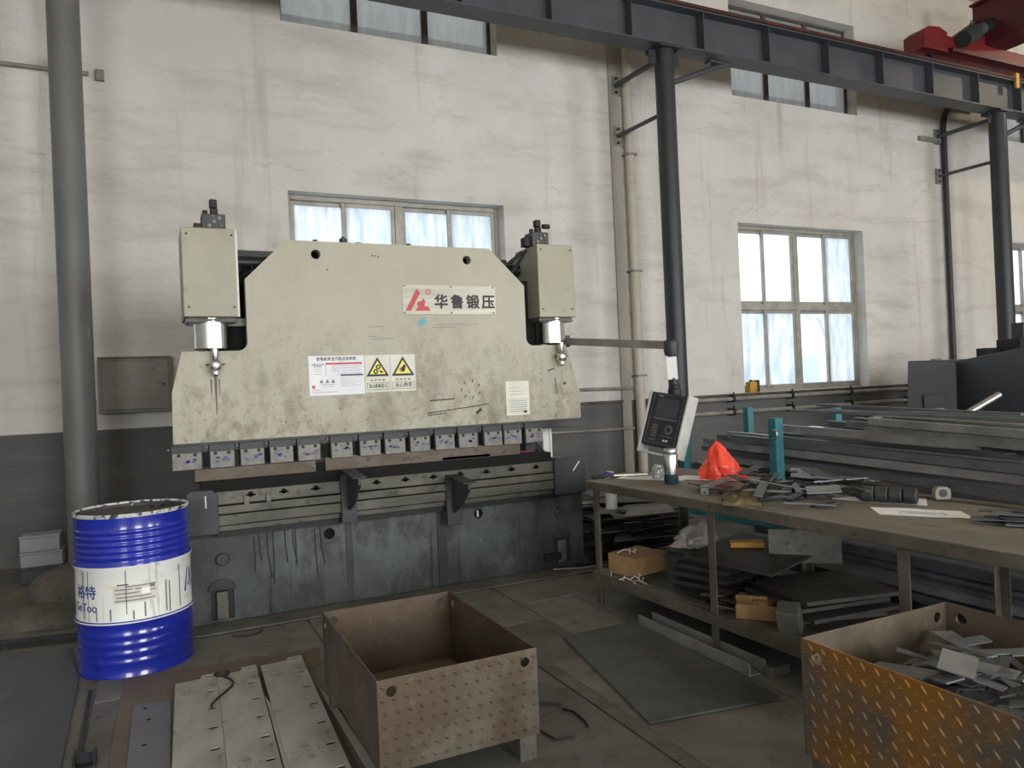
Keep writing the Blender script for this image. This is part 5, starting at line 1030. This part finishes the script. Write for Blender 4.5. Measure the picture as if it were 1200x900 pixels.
c3 = on(.10, 1.52); solo(MB().obox((c3[0]+.03, c3[1], .262), (.03, -.04, 0), (.03, .02, .02), (-.01, 0, .055)), 'steel_box', 'grey_steel', 'leaning grey steel block beside the cardboard tray', 'block', bevel=.004)
rnd = random.Random(13)
for k in range(16):
    c2 = on(rnd.uniform(.08, .3), rnd.uniform(.9, 1.15)); L = rnd.uniform(.02, .05); o = bpy.data.objects.new('cut_strip', MB().box(-L, L, -.018, .018, 0, .006).mesh('cut_strip', 'scrap' if k % 3 else 'offcut')); COL.objects.link(o); o.location = (c2[0], c2[1], .206+.004*k); o.rotation_euler = (rnd.gauss(0, .1), rnd.gauss(0, .1), rnd.uniform(0, PI)); tag(o, 'short dark strip in the small heap on the bench shelf', 'steel piece', 'small strip heap on the bench shelf')
for k, (x, y) in enumerate(((2.99, 2.02), (3.03, 1.93), (2.80, 2.18))): solo(lump(MB(), x, y, .0065 if k else .0065, .025, .02, .03, k+2, n=12, rings=4), 'crumpled_foil', 'paper', 'small crumpled white scrap on the floor under the bench', 'scrap', 'white scraps under the bench', smooth=60)
# scrap sheets piled between press and rack
rnd = random.Random(17)
for k in range(64):
    x, y = rnd.uniform(3.26, 3.50), rnd.uniform(4.55, 5.6); L, Wd = rnd.uniform(.12, .38), rnd.uniform(.08, .2)
    L = min(L, .30)
    o = bpy.data.objects.new('scrap_sheet', MB().prism([(-L, -Wd), (L, -Wd*.8), (L*.9, Wd), (-L*.7, Wd*.9)], lambda u, v, q: (u, v, q), 0, .005).mesh('scrap_sheet', ('scrap', 'scrap', 'grey_steel', 'dark_steel')[k % 4])); COL.objects.link(o)
    o.location = (x, y, .01+.0068*k); o.rotation_euler = (rnd.gauss(0, .06), rnd.gauss(0, .06), rnd.uniform(-.6, .6)); tag(o, 'dull offcut sheet in the scrap pile between press and rack', 'steel sheet', 'scrap sheets piled beside the press')
t = thing('spray_bottle', 'white spray bottle with dark collar standing on the scrap sheets', 'bottle', (3.02, 4.72, .46))
MB().lathe([(0, 0), (.04, 0), (.043, .01), (.043, .12), (.03, .14), (0, .14)], (3.02, 4.72, .46), 24).build('body', 'white_paint', t, smooth=40)
MB().lathe([(0, .14), (.034, .14), (.034, .24), (.02, .25), (0, .25)], (3.02, 4.72, .46), 20).build('sleeve', 'box_grey', t, smooth=40); MB().box(3.0, 3.035, 4.69, 4.75, .71, .735).build('trigger', 'white_paint', t, bevel=.005)

# ================================================================== BAR RACK
rk = thing('bar_rack', 'teal painted steel rack for bar stock behind the bench', 'rack', (4.4, 3.6, 0))
def rpost(x, y): 
    p_ = MB().box(x-.035, x+.035, y-.035, y+.035, .42, 1.10).build('post', 'teal', rk, bevel=.004); return p_
PX0, PX1 = 3.86, 5.15
for x, y in ((PX0, 3.90), (PX0, 4.90), (PX1, 4.52), (PX1, 5.55)): rpost(x, y)
MB().tube(ringpts(0, 0, .035, .035, 0, 90, 300, 14) and [(PX0-.045+.0*i, 3.87+.028*math.cos(R(60+i*24)), .99+.032*math.sin(R(60+i*24))) for i in range(11)], .006, 6).build('hook', 'bright', rk)
for x in (PX0, PX1): MB().box(x-.04, x+.04, 1.8, 6.0, .32, .42).build('side_rail', 'teal', rk, bevel=.004)
for y in (2.0, 3.3, 4.6, 5.9): MB().box(PX0+.04, PX1-.04, y-.04, y+.04, .32, .42).build('cross_beam', 'teal', rk, bevel=.004)
for x in (PX0, PX1):
    for y in (1.9, 5.9): MB().box(x-.035, x+.035, y-.035, y+.035, 0, .32).build('foot', 'teal', rk, bevel=.004)
def barmesh(kind, L, mt):
    f_ = lambda u, v, q: (u, q, v); s = .025
    if kind == 'angle': p_ = [(-s, 0), (s, 0), (s, .005), (-s+.005, .005), (-s+.005, .05), (-s, .05)]
    elif kind == 'flat': p_ = [(-.04, 0), (.04, 0), (.04, .008), (-.04, .008)]
    elif kind == 'channel': p_ = [(-.04, 0), (.04, 0), (.04, .04), (.034, .04), (.034, .006), (-.034, .006), (-.034, .04), (-.04, .04)]
    elif kind == 'tube': p_ = [(-.025, 0), (.025, 0), (.025, .05), (-.025, .05)]
    else: p_ = [(.024*math.cos(2*PI*i/12), .024+.024*math.sin(2*PI*i/12)) for i in range(12)]
    return MB().prism(p_, f_, -L/2, L/2).mesh(kind, mt)
LB = {'angle': ('angle_bar', 'steel angle bar in the heap on the teal rack'), 'flat': ('flat_bar', 'flat steel bar in the heap on the teal rack'), 'channel': ('channel_bar', 'steel channel bar in the heap on the teal rack'), 'tube': ('square_tube', 'square steel tube in the heap on the teal rack'), 'round': ('round_bar', 'round steel bar in the heap on the teal rack')}
kinds = ['angle', 'tube', 'channel', 'flat', 'round', 'tube', 'angle']
meshes = {(k, mt, L): barmesh(k, L, mt) for k in LB for mt in ('bar_steel', 'bar_dark', 'bar_olive') for L in (3.0, 3.6)}
rnd = random.Random(31)
nl = 8
for lay in range(nl):
    q = lay/(nl-1); n = int(11-3*q); lyaw = rnd.uniform(-.02, .11)
    for i in range(n):
        k = rnd.choice(kinds); mt = rnd.choice(['bar_dark', 'bar_dark', 'bar_steel', 'bar_steel', 'bar_steel', 'bar_olive' if lay > 8 else 'bar_dark']); L = rnd.choice((3.0, 3.6))
        x = PX0+.10+(PX1-PX0-.2)*(i+.5+rnd.uniform(-.04, .04))/n; yf = rnd.uniform(4.55, 5.5)-.3*q   # far end
        yw = lyaw; pt_ = .03
        o = bpy.data.objects.new(LB[k][0], meshes[(k, mt, L)]); COL.objects.link(o)
        o.location = (x-yw*(yf-L/2-3.0)*0, yf-L/2, .475+lay*.054); o.rotation_euler = (pt_, 0, -yw); tag(o, LB[k][1], 'steel bar', LB[k][0].replace('_', ' ')+'s heaped on the teal rack')
for lay in range(1):
    for i in range(7):
        k = rnd.choice(kinds); mt = rnd.choice(['bar_dark', 'bar_steel', 'bar_steel', 'bar_olive']); o = bpy.data.objects.new(LB[k][0], meshes[(k, mt, 3.0)]); COL.objects.link(o); yw = rnd.gauss(0, .05)
        o.location = (4.05+.155*i+rnd.uniform(-.03, .03), 1.75+rnd.uniform(-.35, .35), .935); o.rotation_euler = (.035, 0, -.06); tag(o, LB[k][1].replace('in the heap on', 'on top of the heap on'), 'steel bar', 'bars on top of the heap, '+LB[k][0].replace('_', ' '))
# bars stacked on the floor beyond the rack
for lay in range(8):
    for i in range(7):
        k = rnd.choice(kinds); mt = rnd.choice(['bar_dark', 'bar_steel', 'bar_dark']); L = 3.6
        o = bpy.data.objects.new(LB[k][0], meshes[(k, mt, L)]); COL.objects.link(o); yw = .05*math.sin(lay*2.1)
        o.location = (5.45+.15*i+rnd.uniform(-.03, .03), 3.6+rnd.uniform(-.5, .5), .005+lay*.062); o.rotation_euler = (0, 0, yw); tag(o, LB[k][1].replace('in the heap on the teal rack', 'in the floor stack beyond the teal rack'), 'steel bar', LB[k][0].replace('_', ' ')+'s stacked beyond the teal rack')
# loose short lengths thrown crosswise on the heap
lm = {(k, mt): barmesh(k, 1.5, mt) for k in ('angle', 'flat', 'tube') for mt in ('bar_steel', 'bar_dark', 'bright')}
for i in range(16):
    k = ('flat', 'angle', 'flat', 'tube')[i % 4]; mt = ('bar_dark', 'bar_steel', 'bar_dark', 'bar_steel', 'bright')[i % 5]
    o = bpy.data.objects.new({'angle': 'angle_bar', 'flat': 'flat_bar', 'tube': 'square_tube'}[k], lm[(k, mt)]); COL.objects.link(o)
    o.location = (4.06+rnd.uniform(0, .85), 3.3+rnd.uniform(-.55, .45), .945+.006*(i % 4)); o.rotation_euler = (.03+rnd.gauss(0, .012), rnd.gauss(0, .03), rnd.uniform(-.42, .12))
    tag(o, 'loose short %s %s bar thrown askew on the bar heap' % ({'bar_dark': 'dark', 'bar_steel': 'grey', 'bright': 'bright'}[mt], {'angle': 'angle', 'flat': 'flat', 'tube': 'square'}[k]), 'steel bar', 'loose short bars on the heap')
# dark lengths lying on the floor between bench and rack
for lay in range(8):
    for i in range(4):
        k = rnd.choice(kinds); o = bpy.data.objects.new(LB[k][0], meshes[(k, rnd.choice(['bar_dark', 'bar_steel', 'bar_dark']), 3.0)]); COL.objects.link(o); yw = .015*math.sin(lay*1.7)
        o.location = (3.45+.095*i+rnd.uniform(-.004, .004), 1.9+rnd.uniform(-.3, .3), .005+lay*.056); o.rotation_euler = (0, 0, yw); tag(o, LB[k][1].replace('in the heap on the teal rack', 'lying on the floor between bench and rack'), 'steel bar', LB[k][0].replace('_', ' ')+'s on the floor behind the bench')
# welded ladder frame on top of the heap
lf = thing('welded_frame', 'grey welded ladder frame of four long bars lying on top of the bar heap', 'frame', (4.6, 2.5, 1.06))
def fbar(p0, p1, s, name, mt='bar_steel'):
    p0, p1 = Vector(p0), Vector(p1); d_ = (p1-p0).normalized(); a_ = d_.cross(Vector((0, 0, 1))).normalized(); b_ = a_.cross(d_)
    MB().obox((p0+p1)/2, (p1-p0)/2, a_*s, b_*s*1.2).build(name, mt, lf, bevel=.003)
fbar((4.02, 3.26, 1.085), (5.10, 3.54, 1.085), .020, 'cross_bar', 'bar_steel')
for k in range(5): x = 4.03+.255*k; fbar((x, 3.24+.066*k, 1.08), (x-.10, 1.3, 1.0), .019, 'long_bar', 'bar_steel')
solo(MB().obox((4.12, 2.35, 1.078), (.05, 1.0, .033), (.03, -.0015, 0), (0, -.0001, .003)), 'flat_bar', 'bar_olive', 'pale olive flat bar lying across the top of the heap', 'steel bar')
solo(MB().cyl((4.70, 3.35, .95), (5.17, 3.17, 1.20), .022, n=12), 'round_bar', 'bright', 'bright short bar sticking up from the far side of the heap', 'steel bar', smooth=40)
for k, (p0, p1) in enumerate((((4.16, 4.05, 1.135), (4.26, 2.4, 1.095)), ((4.40, 4.0, 1.125), (4.36, 2.4, 1.10)), ((4.66, 4.25, 1.15), (4.62, 2.7, 1.10)))):
    p0, p1 = Vector(p0), Vector(p1); d_ = (p1-p0); a_ = d_.cross(Vector((0, 0, 1))).normalized()*.02; b_ = a_.cross(d_.normalized())
    solo(MB().obox((p0+p1)/2, d_/2, a_, b_*.5), 'long_strip', 'bar_dark', 'dark strip with a free end reaching past the ladder frame', 'steel bar', 'loose strips reaching past the frame')

# ================================================================== DARK SHEAR AT THE BACK
sh = thing('guillotine_shear', 'big dark grey shear machine body by the far column', 'machine', (9.2, 5.6, 0))
body = [(8.55, 6.45), (9.0, 6.05), (8.35, 4.55), (9.9, 4.3), (10.4, 6.45)]
v = [(x, y, 0) for x, y in body]+[(8.63, 6.42, 1.50), (9.03, 6.05, 1.475), (8.45, 4.58, 1.63), (9.9, 4.3, 1.63), (10.4, 6.45, 1.50)]
MB().add(v, [(4, 3, 2, 1, 0), (5, 6, 7, 8, 9)]+[(i, (i+1) % 5, 5+(i+1) % 5, 5+i) for i in range(5)]).build('body', 'dark_cabinet', sh, bevel=.01)
MB().obox((8.80, 6.20, .95), (.09, -.08, 0), (.012, .0135, 0), (0, 0, .12)).build('access_panel', 'machine_dark', sh, bevel=.004)
MB().box(9.6, 10.0, 5.6, 5.9, 1.50, 1.72).build('head_block', 'black', sh, bevel=.01)
MB().box(9.75, 9.9, 5.65, 5.8, 1.72, 1.92).build('motor_block', 'machine_dark', sh, bevel=.01)
MB().box(9.35, 9.65, 5.85, 6.0, 1.47, 1.62).build('head_block', 'black', sh, bevel=.01)

# ================================================================== ASSUMED HIGH BAY LAMP (unseen, added over the far bay to light the ceiling corner)
t = thing('assumed_high_bay_lamp', 'assumed high bay lamp with a warm bulb, unseen, added under the far ceiling', 'lamp', (14.2, 4.6, 6.55))
MB().lathe([(.07, .35), (.09, .30), (.30, .05), (.31, .04), (.29, .05), (.08, .28), (.06, .34)], (14.2, 4.6, 6.55), 32).build('shade', 'bright', t, smooth=40)
MB().cyl((14.2, 4.6, 6.9), (14.2, 4.6, CEIL), .012, n=8).build('rod', 'dark_steel', t)
pl = bpy.data.lights.new('assumed_high_bay_bulb', 'POINT'); pl.energy = 130; pl.color = (1, .82, .58); pl.shadow_soft_size = .12  # unseen warm light, assumed and added for the upper wall and ceiling
po = bpy.data.objects.new('assumed_high_bay_bulb', pl); COL.objects.link(po); po.parent = t; po.location = (0, 0, -.05)

solo(MB().tube([(2.62, 4.93, .03), (2.75, 4.88, .024), (2.95, 4.90, .03), (3.05, 4.97, .034), (3.2, 4.9, .012), (3.3, 4.75, .012)], .011, 8), 'cable', 'black', 'thick black cable on the floor by the end of the press apron', 'cable', smooth=60)
solo(MB().tube([(2.60, 4.90, .03), (2.80, 4.84, .024), (3.0, 4.82, .024), (3.2, 4.80, .012)], .006, 8), 'cable', 'pipe_grey', 'thin grey cable on the floor by the end of the press apron', 'cable', smooth=60)
